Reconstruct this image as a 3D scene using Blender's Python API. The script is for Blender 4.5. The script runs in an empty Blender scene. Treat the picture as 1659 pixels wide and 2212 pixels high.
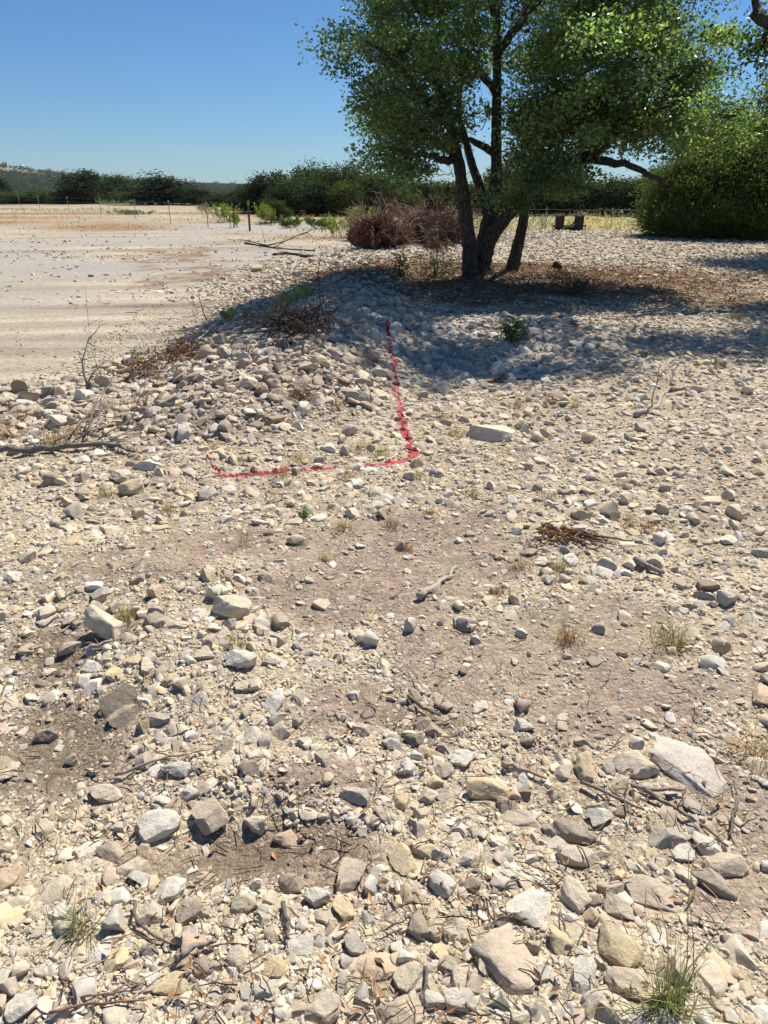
import bpy, bmesh, math, random
import numpy as np
from mathutils import Vector, Matrix
from mathutils.bvhtree import BVHTree

rng = np.random.default_rng(11)
random.seed(11)
C = bpy.context.scene.collection

# ------------------------------------------------------------------ camera
CAM_H = 1.6
PITCH = math.radians(24.6)
FPX = 1534.4                      # focal length in pixels of the 1659 x 2212 reading of the photo
cam_d = bpy.data.cameras.new('camera')
cam_d.sensor_fit = 'VERTICAL'
cam_d.sensor_height = 34.6
cam_d.lens = 24.0
cam_d.clip_start = 0.05
cam_d.clip_end = 9000
cam = bpy.data.objects.new('camera', cam_d)
cam.location = (0, 0, CAM_H)
cam.rotation_euler = (math.radians(90) - PITCH, 0, 0)
C.objects.link(cam)
bpy.context.scene.camera = cam

# ------------------------------------------------------------------ light
SUN_AZ, SUN_EL = math.radians(36), math.radians(54)
sun_dir = Vector((math.sin(SUN_AZ) * math.cos(SUN_EL), math.cos(SUN_AZ) * math.cos(SUN_EL), math.sin(SUN_EL)))
world = bpy.data.worlds.new("World")
bpy.context.scene.world = world
world.use_nodes = True
wn = world.node_tree
sky = wn.nodes.new('ShaderNodeTexSky')
sky.sky_type = 'NISHITA'
sky.sun_disc = False
sky.sun_elevation = SUN_EL
sky.sun_rotation = SUN_AZ
sky.altitude = 200
sky.air_density = 1.0
sky.dust_density = 0.0
sky.ozone_density = 5.0
bg = wn.nodes['Background']
bg.inputs['Strength'].default_value = 0.064
tint = wn.nodes.new('ShaderNodeVectorMath'); tint.operation = 'MULTIPLY'
tint.inputs[1].default_value = (0.52, 0.78, 1.02)
wn.links.new(sky.outputs[0], tint.inputs[0])
wn.links.new(tint.outputs[0], bg.inputs['Color'])
sl = bpy.data.lights.new('sun', 'SUN')
sl.energy = 5.0
sl.angle = math.radians(0.5)
sl.color = (1.0, 0.935, 0.82)
so = bpy.data.objects.new('sun', sl)
so.rotation_euler = (-sun_dir).to_track_quat('-Z', 'Y').to_euler()
so.location = (10, 10, 30)
C.objects.link(so)
vs = bpy.context.scene.view_settings
vs.view_transform = 'Standard'
vs.look = 'None'
vs.exposure = 0.55
vs.gamma = 1.0
bpy.context.scene.cycles.max_bounces = 8
bpy.context.scene.cycles.diffuse_bounces = 4
bpy.context.scene.cycles.transparent_max_bounces = 6
bpy.context.scene.cycles.use_denoising = True

# ------------------------------------------------------------------ pixel -> world helpers
CP, SP = math.cos(PITCH), math.sin(PITCH)


def ray(u, v):
    a = (u - 829.5) / FPX
    b = -(v - 1106) / FPX
    return np.array([a, CP + b * SP, -SP + b * CP])


def flat(u, v, z=0.0):
    d = ray(u, v)
    t = (z - CAM_H) / d[2]
    return d[0] * t, d[1] * t


def at_y(u, v, Y):
    d = ray(u, v)
    t = Y / d[1]
    return np.array([d[0] * t, Y, CAM_H + d[2] * t])


def sstep(a, b, x):
    t = np.clip((x - a) / (b - a), 0, 1)
    return t * t * (3 - 2 * t)


def hash2(ix, iy, seed):
    h = (ix.astype(np.int64) * 374761393 + iy.astype(np.int64) * 668265263 + seed * 1442695041) & 0xFFFFFFFF
    h = ((h ^ (h >> 13)) * 1274126177) & 0xFFFFFFFF
    h = ((h ^ (h >> 16)) * 2246822519) & 0xFFFFFFFF
    return ((h ^ (h >> 15)) & 0xFFFFFF) / float(0xFFFFFF)


def vnoise(x, y, seed=0):
    ix, iy = np.floor(x), np.floor(y)
    fx, fy = x - ix, y - iy
    fx = fx * fx * (3 - 2 * fx)
    fy = fy * fy * (3 - 2 * fy)
    a = hash2(ix, iy, seed); b = hash2(ix + 1, iy, seed)
    c = hash2(ix, iy + 1, seed); d = hash2(ix + 1, iy + 1, seed)
    return (a + (b - a) * fx) * (1 - fy) + (c + (d - c) * fx) * fy - 0.5


def fbm(x, y, seed=0, o=3):
    r = 0; s = 1.0
    for i in range(o):
        r = r + vnoise(x / s, y / s, seed + i * 17) * s
        s *= 0.5
    return r


# ------------------------------------------------------------------ terrain
PLATEAU = [(-80, 2), (-8, 6.0), (-3.9, 6.7), (-3.6, 7.8), (-3.25, 9.1), (-3.35, 11), (-3.55, 13.2), (-3.5, 15.5),
           (-3.4, 19.5), (-2.4, 25.0), (-1.2, 30), (4, 33), (14, 34), (90, 34), (90, -90), (-80, -90)]
RIDGE = [(-1.8, 4.95), (-1.25, 5.15), (-0.75, 5.75), (-0.52, 6.9), (-0.42, 8.5), (-0.3, 11), (-0.15, 14), (0.4, 17.5), (1.0, 20.5)]
RIDGE_A = [0.08, 0.25, 0.33, 0.27, 0.24, 0.22, 0.20, 0.14, 0.04]


def poly_sd(x, y, poly):
    d = np.full(x.shape, 1e9)
    inside = np.zeros(x.shape, bool)
    n = len(poly)
    for i in range(n):
        ax, ay = poly[i]; bx, by = poly[(i + 1) % n]
        ex, ey = bx - ax, by - ay
        t = np.clip(((x - ax) * ex + (y - ay) * ey) / (ex * ex + ey * ey), 0, 1)
        d = np.minimum(d, np.hypot(x - ax - t * ex, y - ay - t * ey))
        if ay != by:
            c = ((ay > y) != (by > y)) & (x < (bx - ax) * (y - ay) / (by - ay) + ax)
            inside ^= c
    return np.where(inside, d, -d)


def ridge_h(x, y):
    best = np.full(x.shape, 1e9); side = np.zeros(x.shape); amp = np.zeros(x.shape)
    for i in range(len(RIDGE) - 1):
        ax, ay = RIDGE[i]; bx, by = RIDGE[i + 1]
        ex, ey = bx - ax, by - ay
        t = np.clip(((x - ax) * ex + (y - ay) * ey) / (ex * ex + ey * ey), 0, 1)
        qx, qy = x - ax - t * ex, y - ay - t * ey
        d = np.hypot(qx, qy)
        s = ex * qy - ey * qx
        a = RIDGE_A[i] + (RIDGE_A[i + 1] - RIDGE_A[i]) * t
        m = d < best
        best = np.where(m, d, best); side = np.where(m, s, side); amp = np.where(m, a, amp)
    sg = np.where(side > 0, 1.05, 0.6)
    return amp * np.exp(-(best / sg) ** 2)


def bump(x, y, cx, cy, sx, sy, a):
    return a * np.exp(-((x - cx) / sx) ** 2 - ((y - cy) / sy) ** 2)


def fdip(x, y):
    return sstep(104, 300, np.hypot(x, y))


def H(x, y):
    x = np.asarray(x, float); y = np.asarray(y, float)
    sd = poly_sd(x, y, PLATEAU)
    wd = 1.1 + 1.5 * sstep(6.9, 8.6, y)
    h = -0.45 * (1 - (0.6 * sstep(-0.1, wd, sd) + 0.4 * np.clip(sd / wd, 0, 1)))
    h = h + ridge_h(x, y)
    h = h + bump(x, y, 0.75, 7.3, 0.75, 0.75, -0.16) + bump(x, y, 2.2, 8.7, 0.9, 0.9, 0.13) + bump(x, y, 1.1, 8.9, 0.7, 0.5, 0.07)
    h = h + bump(x, y, 2.1, 15.0, 1.9, 1.5, 0.14)
    h = h + bump(x, y, -0.85, 2.75, 0.45, 0.2, 0.06) + bump(x, y, -0.75, 2.1, 0.4, 0.3, 0.07) + bump(x, y, -0.25, 1.55, 0.35, 0.12, 0.03)
    h = h + bump(x, y, -1.35, 1.95, 0.4, 0.3, -0.06) + bump(x, y, 0.15, 3.0, 0.5, 0.4, -0.03) + bump(x, y, -0.35, 1.38, 0.25, 0.12, -0.05)
    h = h + bump(x, y, -1.6, 4.0, 1.0, 0.22, 0.05)
    h = h - 0.4 * sstep(32, 37, y) * sstep(-1, 7, x) * (1 - sstep(46, 62, y))
    d = np.hypot(x, y)
    near = np.exp(-(d / 14) ** 2)
    mid = np.exp(-(d / 60) ** 2)
    padm = 1 - sstep(-0.5, 0.5, sd)
    h = h + near * (1 - 0.7 * padm) * (fbm(x / 0.9, y / 0.9, 3, 2) * 0.07 + fbm(x / 0.22, y / 0.22, 9, 2) * 0.026 + vnoise(x / 0.05, y / 0.05, 5) * 0.008)
    h = h + mid * fbm(x / 6, y / 6, 21, 2) * 0.10 * (1 - near)
    # distant ground: falls to a shallow valley, then a long wooded rise on the left
    h = h - 11.0 * fdip(x, y)
    az = np.arctan2(x, np.maximum(y, 1.0))
    rise = np.interp(az, [-0.75, -0.52, -0.49, -0.435, -0.375, -0.31, -0.27, -0.19, 0.0, 0.4], [54, 52, 50, 44, 30, 21, 17, 13, 11, 16])
    far = sstep(500, 1700, d)
    h = h + far * rise * (1 + 0.10 * fbm(x / 160, y / 160, 40, 2))
    h = h + sstep(2000, 3200, d) * (-14)
    h = np.where(y < -20, np.minimum(h, 0.3), h)
    return h


def h1(x, y):
    return float(H(np.array([x]), np.array([y]))[0])


_T = np.geomspace(0.6, 3000, 2600)


def gp(u, v):
    """point where the view ray first meets the ground"""
    d = ray(u, v)
    P = d[None, :] * _T[:, None]
    z = CAM_H + P[:, 2] - H(P[:, 0], P[:, 1])
    i = np.argmax(z < 0)
    if z[i] >= 0:
        i = len(_T) - 1
    a, b = _T[max(i - 1, 0)], _T[i]
    for _ in range(14):
        m = 0.5 * (a + b)
        p = d * m
        if CAM_H + p[2] - h1(p[0], p[1]) < 0:
            b = m
        else:
            a = m
    p = d * b
    return np.array([p[0], p[1], CAM_H + p[2]])


def ell(x, y, u, v, ru, rv, seed=0, ns=0.55):
    """soft world-space patch whose outline was read off the photo on flat ground"""
    cx, cy = flat(u, v)
    dd = math.hypot(cy, CAM_H)
    rx = ru * dd / FPX
    ry = 0.5 * abs(flat(u, v - rv)[1] - flat(u, v + rv)[1])
    r = np.hypot((x - cx) / rx, (y - cy) / ry)
    r = r + ns * 1.4 * fbm(x / (0.5 * rx + 0.05), y / (0.5 * rx + 0.05), 60 + seed, 3)
    return 1 - sstep(0.6, 1.15, r)


DIRT = [(720, 1290, 190, 95), (560, 1175, 260, 55), (950, 1155, 210, 65), (1320, 1360, 260, 75), (1020, 1420, 210, 80),
        (90, 1620, 190, 120), (150, 1400, 130, 60), (630, 1820, 190, 70), (730, 1540, 170, 70), (1595, 1760, 115, 120),
        (1600, 1960, 110, 110), (860, 1240, 360, 120), (1380, 1480, 260, 90), (300, 1230, 220, 50), (430, 1850, 150, 50), (720, 1690, 130, 50), (1250, 1560, 160, 50), (1530, 1900, 60, 80)]
DARK = [(90, 1620, 190, 120), (430, 1860, 180, 55), (630, 1820, 190, 60), (150, 1400, 130, 50), (900, 1560, 100, 60)]


def zones(x, y):
    z = {}
    sd = poly_sd(x, y, PLATEAU)
    d = np.hypot(x, y)
    z['pad'] = (1 - sstep(-0.2, 0.9, sd + 0.5 * fbm(x / 1.2, y / 1.2, 4, 2)))
    dirt = np.zeros(x.shape)
    for i, e in enumerate(DIRT):
        dirt = np.maximum(dirt, ell(x, y, *e, seed=i))
    z['dirt'] = dirt
    dark = np.zeros(x.shape)
    for i, e in enumerate(DARK):
        dark = np.maximum(dark, ell(x, y, *e, seed=30 + i))
    z['dark'] = dark
    n = fbm(x / 1.3, y / 1.3, 71, 3)
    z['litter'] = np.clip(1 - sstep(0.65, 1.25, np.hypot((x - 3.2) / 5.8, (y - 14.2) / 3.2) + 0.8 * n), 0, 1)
    z['berm'] = sstep(0.03, 0.10, ridge_h(x, y) + 0.12 * sstep(0.2, 0.9, sd) * (1 - sstep(2.2, 3.0, sd)) * (x < 0) * (y > 5) * (y < 22))
    z['bowl'] = 1 - sstep(0.7, 1.2, np.hypot((x - 1.2) / 1.6, (y - 7.9) / 1.3) + 0.5 * n)
    # brown grass strips and weedy field by distance
    n2 = fbm(x / 7, y / 5, 81, 3)
    far = sstep(36, 44, y)
    strip = np.exp(-((y - 62 - 0.25 * (x + 20)) / 7) ** 2) * (x < 4)
    strip = np.maximum(strip, np.exp(-((y - 48 + 0.55 * (x + 26)) / 3.5) ** 2) * sstep(-8, -16, x))
    strip = np.maximum(strip, np.exp(-((y - 34 + 0.5 * (x + 4)) / 1.3) ** 2) * sstep(-8.5, -7, x) * (1 - sstep(-1.5, 0.5, x)))
    z['brown'] = np.clip(strip * 1.5 * sstep(-0.28, 0.18, n2), 0, 1)
    z['field'] = sstep(33, 37, y) * sstep(-4, 4, x + 0.05 * y) + 0.55 * sstep(46, 60, y) * sstep(-0.1, 0.3, n2)
    z['field'] = np.clip(z['field'], 0, 1)
    z['woods'] = sstep(95, 135, d)
    z['grey'] = sstep(0.0, 0.28, fbm(x / 9, y / 4, 91, 2) + 0.32 * sstep(-8, -14, x) * np.exp(-((y - 22) / 9) ** 2)) * z['pad'] * 0.8
    return z


def mixc(a, b, w):
    return a + (b - a) * w[:, None]


def lin(*c):
    return np.array(c, float)


COL_GRAVEL = lin(0.41, 0.34, 0.245)
COL_DIRT = lin(0.30, 0.232, 0.182)
COL_DARK = lin(0.215, 0.17, 0.12)
COL_PAD = lin(0.40, 0.35, 0.27)
COL_GREY = lin(0.36, 0.34, 0.31)
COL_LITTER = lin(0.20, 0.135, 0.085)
COL_BROWN = lin(0.33, 0.20, 0.115)
COL_FIELD = lin(0.33, 0.28, 0.12)
COL_WOODS = lin(0.035, 0.045, 0.02)


def ground_color(x, y, z):
    n = fbm(x / 0.35, y / 0.35, 131, 3)
    n3 = fbm(x / 3, y / 1.2, 141, 3)
    c = np.tile(COL_GRAVEL, (len(x), 1)) * (1 + 0.35 * n[:, None])
    c = mixc(c, COL_DIRT, np.clip(z['dirt'] * (0.85 + n), 0, 1))
    c = mixc(c, COL_DARK, np.clip(z['dark'] * (0.8 + 1.2 * n), 0, 1))
    c = mixc(c, COL_DIRT * 0.95, np.clip(z['berm'] * 0.8, 0, 1))
    tr = fbm((x + 0.35 * y) / 5.0, (y - 0.12 * x) / 0.28, 161, 2) + 0.8 * fbm((x + 0.2 * y) / 9.0, (y - 0.12 * x) / 0.9, 163, 2)
    pad = np.tile(COL_PAD, (len(x), 1)) * (1 + 0.28 * n3[:, None] + 0.10 * n[:, None] + 0.55 * (tr * np.exp(-(y / 45) ** 2))[:, None])
    pad = mixc(pad, COL_GREY, np.clip(z['grey'], 0, 1))
    c = c + (pad - c) * z['pad'][:, None]
    deb = np.maximum(ell(x, y, 560, 545, 200, 20, 51, 0.9), 0.8 * ell(x, y, 330, 520, 160, 10, 52, 0.9)) * z['pad']
    c = mixc(c, lin(0.22, 0.15, 0.10), np.clip(deb * (0.6 + 1.6 * n), 0, 1))
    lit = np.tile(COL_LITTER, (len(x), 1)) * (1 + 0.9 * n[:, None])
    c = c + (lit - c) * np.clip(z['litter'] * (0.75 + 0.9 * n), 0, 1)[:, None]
    c = mixc(c, lin(0.33, 0.25, 0.165), 0.75 * sstep(38, 52, y) * sstep(-0.2, 0.22, fbm(x / 9, y / 2.5, 177, 3)))
    c = mixc(c, COL_BROWN, z['brown'] * 0.9)
    n4 = fbm(x / 5, y / 3, 151, 3)
    fld = np.tile(COL_FIELD, (len(x), 1)) * (1 + 0.5 * n4[:, None])
    fld[:, 0] += 0.06 * np.sign(n4) * np.abs(n4)
    c = c + (fld - c) * (z['field'] * np.clip(0.7 + n4, 0, 1))[:, None]
    c = mixc(c, COL_WOODS, z['woods'])
    d = np.hypot(x, y)
    az = np.arctan2(x, np.maximum(y, 1))
    cut = (np.exp(-((az + 0.435) / 0.05) ** 2) + 0.6 * np.exp(-((az + 0.33) / 0.05) ** 2)) * sstep(1290, 1350, d) * (1 - sstep(1560, 1620, d))
    c = mixc(c, lin(0.42, 0.34, 0.25), np.clip(cut * (0.8 + 1.2 * fbm(x / 60, y / 60, 7, 2)), 0, 1))
    return np.clip(c, 0.01, 0.9)


# ------------------------------------------------------------------ mesh helpers
def make_mesh(name, V, F, col=None, smooth=False):
    V = np.asarray(V, np.float32); F = np.asarray(F, np.int32)
    me = bpy.data.meshes.new(name)
    n, k = F.shape
    me.vertices.add(len(V)); me.vertices.foreach_set('co', V.ravel())
    me.loops.add(n * k); me.loops.foreach_set('vertex_index', F.ravel())
    me.polygons.add(n); me.polygons.foreach_set('loop_start', np.arange(0, n * k, k, dtype=np.int32))
    me.polygons.foreach_set('use_smooth', np.full(n, smooth, dtype=bool))
    me.update(calc_edges=True)
    if col is not None:
        a = me.color_attributes.new('Col', 'FLOAT_COLOR', 'POINT')
        c4 = np.ones((len(V), 4), np.float32); c4[:, :3] = col
        a.data.foreach_set('color', c4.ravel())
    return me


def link(name, me, mat=None, parent=None):
    o = bpy.data.objects.new(name, me)
    if mat is not None and me is not None and not me.materials:
        me.materials.append(mat)
    C.objects.link(o)
    if parent is not None:
        o.parent = parent
    return o


def tag(o, label=None, cat=None, group=None, kind=None):
    if label: o['label'] = label
    if cat: o['category'] = cat
    if group: o['group'] = group
    if kind: o['kind'] = kind
    return o


def empty(name, loc, rz=0.0):
    o = bpy.data.objects.new(name, None)
    o.location = loc; o.rotation_euler = (0, 0, rz)
    o.empty_display_size = 0.1
    C.objects.link(o)
    return o


class MB:
    """collects vertices / quads (triangles repeat the last index) and per-vertex colours"""
    def __init__(s):
        s.V = []; s.F = []; s.K = []; s.n = 0

    def add(s, V, F, col=(0.5, 0.5, 0.5)):
        V = np.asarray(V, float); F = np.asarray(F, int)
        s.V.append(V); s.F.append(F + s.n); s.n += len(V)
        c = np.asarray(col, float)
        s.K.append(np.tile(c, (len(V), 1)) if c.ndim == 1 else c)

    def tube(s, pts, rad, sides=6, col=(0.5, 0.5, 0.5), wob=0.0):
        pts = np.asarray(pts, float); n = len(pts)
        rad = np.full(n, rad) if np.isscalar(rad) else np.asarray(rad, float)
        tg = np.gradient(pts, axis=0)
        tg /= np.linalg.norm(tg, axis=1)[:, None] + 1e-9
        ref = np.array([0.31, 0.22, 0.92]) if abs(tg[0][2]) < 0.8 else np.array([0.95, 0.3, 0.1])
        a = np.cross(tg, ref); a /= np.linalg.norm(a, axis=1)[:, None] + 1e-9
        b = np.cross(tg, a)
        th = np.arange(sides) / sides * 2 * math.pi
        r = rad[:, None] * (1 + wob * rng.normal(size=(n, sides)))
        V = pts[:, None, :] + (a[:, None, :] * np.cos(th)[None, :, None] + b[:, None, :] * np.sin(th)[None, :, None]) * r[:, :, None]
        V = V.reshape(-1, 3)
        i = np.arange(n - 1)[:, None] * sides; j = np.arange(sides)[None, :]; j2 = (j + 1) % sides
        F = np.stack([i + j, i + j2, i + sides + j2, i + sides + j], -1).reshape(-1, 4)
        V = np.vstack([V, pts[:1], pts[-1:]])
        m = n * sides
        jj = np.arange(sides); jn = (jj + 1) % sides
        cap0 = np.stack([np.full(sides, m), jn, jj, jj], -1)
        cap1 = np.stack([np.full(sides, m + 1), (n - 1) * sides + jj, (n - 1) * sides + jn, (n - 1) * sides + jn], -1)
        c = np.asarray(col, float)
        s.add(V, np.vstack([F, cap0, cap1]), c)

    def box(s, lo, hi, col=(0.5, 0.5, 0.5), M=None):
        x0, y0, z0 = lo; x1, y1, z1 = hi
        V = np.array([(x0, y0, z0), (x1, y0, z0), (x1, y1, z0), (x0, y1, z0), (x0, y0, z1), (x1, y0, z1), (x1, y1, z1), (x0, y1, z1)], float)
        if M is not None:
            V = V @ np.asarray(M).T
        s.add(V, [(0, 3, 2, 1), (4, 5, 6, 7), (0, 1, 5, 4), (1, 2, 6, 5), (2, 3, 7, 6), (3, 0, 4, 7)], col)

    def mesh(s, name, smooth=False):
        V = np.vstack(s.V); F = np.vstack(s.F); K = np.vstack(s.K)
        tri = F[:, 2] == F[:, 3]
        if not tri.any():
            return make_mesh(name, V, F, K, smooth)
        me = bpy.data.meshes.new(name)
        Q = F[~tri]; T = F[tri][:, :3]
        loops = np.concatenate([Q.ravel(), T.ravel()]).astype(np.int32)
        st = np.concatenate([np.arange(len(Q)) * 4, len(Q) * 4 + np.arange(len(T)) * 3]).astype(np.int32)
        me.vertices.add(len(V)); me.vertices.foreach_set('co', V.astype(np.float32).ravel())
        me.loops.add(len(loops)); me.loops.foreach_set('vertex_index', loops)
        me.polygons.add(len(st)); me.polygons.foreach_set('loop_start', st)
        me.polygons.foreach_set('use_smooth', np.full(len(st), smooth, dtype=bool))
        me.update(calc_edges=True)
        a = me.color_attributes.new('Col', 'FLOAT_COLOR', 'POINT')
        c4 = np.ones((len(V), 4), np.float32); c4[:, :3] = K
        a.data.foreach_set('color', c4.ravel())
        return me


# ------------------------------------------------------------------ materials
class NT:
    def __init__(s, name):
        s.m = bpy.data.materials.new(name); s.m.use_nodes = True
        s.t = s.m.node_tree; s.b = s.t.nodes['Principled BSDF']
        s.b.inputs['Specular IOR Level'].default_value = 0.25
        s.b.inputs['Roughness'].default_value = 0.85

    def n(s, kind, **kw):
        nd = s.t.nodes.new('ShaderNode' + kind)
        for k, v in kw.items():
            if k in nd.inputs:
                nd.inputs[k].default_value = v
            else:
                setattr(nd, k, v)
        return nd

    def l(s, a, b):
        s.t.links.new(a, b)

    def math(s, op, a, b=None, c=None):
        nd = s.t.nodes.new('ShaderNodeMath'); nd.operation = op
        for i, v in enumerate((a, b, c)):
            if v is None: continue
            if isinstance(v, (int, float)): nd.inputs[i].default_value = v
            else: s.l(v, nd.inputs[i])
        return nd.outputs[0]

    def mulcol(s, col, fac):
        nd = s.t.nodes.new('ShaderNodeVectorMath'); nd.operation = 'SCALE'
        s.l(col, nd.inputs[0])
        if isinstance(fac, (int, float)): nd.inputs['Scale'].default_value = fac
        else: s.l(fac, nd.inputs['Scale'])
        return nd.outputs[0]

    def mix(s, fac, a, b):
        nd = s.t.nodes.new('ShaderNodeMix'); nd.data_type = 'RGBA'
        for i, v in ((0, fac), (6, a), (7, b)):
            if isinstance(v, (int, float)): nd.inputs[i].default_value = v
            elif isinstance(v, tuple): nd.inputs[i].default_value = v
            else: s.l(v, nd.inputs[i])
        return nd.outputs[2]

    def mapr(s, v, a, b, c, d):
        nd = s.t.nodes.new('ShaderNodeMapRange')
        s.l(v, nd.inputs[0])
        for i, q in enumerate((a, b, c, d)): nd.inputs[1 + i].default_value = q
        return nd.outputs[0]


def mat_ground():
    t = NT('ground_gravel')
    pos = t.n('NewGeometry').outputs['Position']
    at = t.n('Attribute', attribute_name='Col').outputs['Color']
    dn = t.n('TexNoise', Scale=35.0, Detail=3.0); t.l(pos, dn.inputs['Vector'])
    dv = t.n('VectorMath', operation='MULTIPLY_ADD'); t.l(dn.outputs['Color'], dv.inputs[0]); dv.inputs[1].default_value = (0.022, 0.022, 0.022); t.l(pos, dv.inputs[2])
    v1 = t.n('TexVoronoi', Scale=62.0); t.l(dv.outputs[0], v1.inputs['Vector'])
    v2 = t.n('TexVoronoi', Scale=170.0); t.l(dv.outputs[0], v2.inputs['Vector'])
    nz = t.n('TexNoise', Scale=9.0, Detail=8.0, Roughness=0.7); t.l(pos, nz.inputs['Vector'])
    sep = t.n('SeparateColor'); t.l(v1.outputs['Color'], sep.inputs[0])
    sep2 = t.n('SeparateColor'); t.l(v2.outputs['Color'], sep2.inputs[0])
    f = t.math('MULTIPLY_ADD', sep.outputs[0], 0.5, 0.72)
    f2 = t.math('MULTIPLY_ADD', sep2.outputs[0], 0.4, 0.8)
    f3 = t.mapr(nz.outputs['Fac'], 0.3, 0.7, 0.8, 1.2)
    f = t.math('MULTIPLY', t.math('MULTIPLY', f, f2), f3)
    c = t.mulcol(at, f)
    t.l(c, t.b.inputs['Base Color'])
    hgt = t.math('ADD', t.math('MULTIPLY', v1.outputs['Distance'], -0.9), t.math('MULTIPLY', v2.outputs['Distance'], -0.5))
    hgt = t.math('ADD', hgt, t.math('MULTIPLY', nz.outputs['Fac'], 0.8))
    b = t.n('Bump', Strength=0.8, Distance=0.009); t.l(hgt, b.inputs['Height'])
    t.l(b.outputs[0], t.b.inputs['Normal'])
    t.b.inputs['Roughness'].default_value = 0.95
    t.b.inputs['Specular IOR Level'].default_value = 0.1
    return t.m


def mat_rock(name, use_obj):
    t = NT(name)
    tc = t.n('TexCoord').outputs['Object']
    if use_obj:
        base = t.n('ObjectInfo').outputs['Color']
        rnd = t.n('ObjectInfo').outputs['Random']
        off = t.n('CombineXYZ'); t.l(t.math('MULTIPLY', rnd, 50.0), off.inputs[0])
        va = t.n('VectorMath', operation='ADD'); t.l(tc, va.inputs[0]); t.l(off.outputs[0], va.inputs[1])
        vec = va.outputs[0]; s1, s2, s3, bd = 1.6, 7.0, 24.0, 0.012
    else:
        base = t.n('Attribute', attribute_name='Col').outputs['Color']
        vec = tc; s1, s2, s3, bd = 22.0, 90.0, 260.0, 0.003
    n1 = t.n('TexNoise', Scale=s1, Detail=5.0, Roughness=0.65); t.l(vec, n1.inputs['Vector'])
    n2 = t.n('TexNoise', Scale=s2, Detail=8.0, Roughness=0.75); t.l(vec, n2.inputs['Vector'])
    n3 = t.n('TexVoronoi', Scale=s3); t.l(vec, n3.inputs['Vector'])
    f = t.math('MULTIPLY', t.mapr(n1.outputs['Fac'], 0.3, 0.7, 0.84, 1.12), t.mapr(n2.outputs['Fac'], 0.25, 0.75, 0.72, 1.2))
    c = t.mulcol(base, f)
    # ochre staining and grey weathering patches
    c = t.mix(t.mapr(n1.outputs['Fac'], 0.55, 0.72, 0.0, 0.42), c, (0.50, 0.37, 0.19, 1))
    c = t.mix(t.mapr(n1.outputs['Fac'], 0.45, 0.3, 0.0, 0.35), c, (0.42, 0.385, 0.33, 1))
    pit = t.mapr(n3.outputs['Distance'], 0.05, 0.25, 0.7, 1.0)
    pit = t.math('MAXIMUM', pit, t.mapr(n2.outputs['Fac'], 0.45, 0.6, 0.7, 1.0))
    c = t.mulcol(c, pit)
    t.l(c, t.b.inputs['Base Color'])
    hgt = t.math('ADD', t.math('MULTIPLY', n2.outputs['Fac'], 1.0), t.math('MULTIPLY', pit, 0.5))
    hgt = t.math('ADD', hgt, t.math('MULTIPLY', n1.outputs['Fac'], 0.6))
    b = t.n('Bump', Strength=0.75, Distance=bd); t.l(hgt, b.inputs['Height'])
    t.l(b.outputs[0], t.b.inputs['Normal'])
    t.b.inputs['Roughness'].default_value = 0.9
    t.b.inputs['Specular IOR Level'].default_value = 0.15
    return t.m


def mat_attr(name, rough=0.8, noise=0.0, nscale=20.0, bump_d=0.0, spec=0.2):
    t = NT(name)
    at = t.n('Attribute', attribute_name='Col').outputs['Color']
    t.b.inputs['Roughness'].default_value = rough
    t.b.inputs['Specular IOR Level'].default_value = spec
    if noise > 0:
        tc = t.n('TexCoord').outputs['Object']
        nz = t.n('TexNoise', Scale=nscale, Detail=6.0, Roughness=0.7); t.l(tc, nz.inputs['Vector'])
        at = t.mulcol(at, t.mapr(nz.outputs['Fac'], 0.3, 0.7, 1 - noise, 1 + noise))
        if bump_d > 0:
            b = t.n('Bump', Strength=1.0, Distance=bump_d); t.l(nz.outputs['Fac'], b.inputs['Height'])
            t.l(b.outputs[0], t.b.inputs['Normal'])
    t.l(at, t.b.inputs['Base Color'])
    return t.m


def mat_leaf(name, rough=0.45, trans=0.35, spec=0.4):
    t = NT(name)
    at = t.n('Attribute', attribute_name='Col').outputs['Color']
    t.l(at, t.b.inputs['Base Color'])
    t.b.inputs['Roughness'].default_value = rough
    t.b.inputs['Specular IOR Level'].default_value = spec
    tr = t.n('BsdfTranslucent')
    tc = t.n('VectorMath', operation='MULTIPLY'); t.l(at, tc.inputs[0]); tc.inputs[1].default_value = (1.2, 1.4, 0.72)
    t.l(tc.outputs[0], tr.inputs['Color'])
    mx = t.n('MixShader'); mx.inputs[0].default_value = trans
    t.l(t.b.outputs[0], mx.inputs[1]); t.l(tr.outputs[0], mx.inputs[2])
    out = t.t.nodes['Material Output']
    t.l(mx.outputs[0], out.inputs['Surface'])
    return t.m


def mat_bark():
    t = NT('oak_bark')
    tc = t.n('TexCoord').outputs['Object']
    mp = t.n('Mapping'); mp.inputs['Scale'].default_value = (1, 1, 0.22); t.l(tc, mp.inputs[0])
    v = t.n('TexVoronoi', Scale=26.0); v.feature = 'DISTANCE_TO_EDGE'; t.l(mp.outputs[0], v.inputs['Vector'])
    nz = t.n('TexNoise', Scale=30.0, Detail=6.0, Roughness=0.7); t.l(mp.outputs[0], nz.inputs['Vector'])
    f = t.math('MULTIPLY', t.mapr(v.outputs['Distance'], 0.0, 0.25, 0.3, 1.3), t.mapr(nz.outputs['Fac'], 0.3, 0.7, 0.6, 1.4))
    at = t.n('Attribute', attribute_name='Col').outputs['Color']
    t.l(t.mulcol(at, f), t.b.inputs['Base Color'])
    b = t.n('Bump', Strength=1.0, Distance=0.07); t.l(v.outputs['Distance'], b.inputs['Height'])
    t.l(b.outputs[0], t.b.inputs['Normal'])
    return t.m


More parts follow.
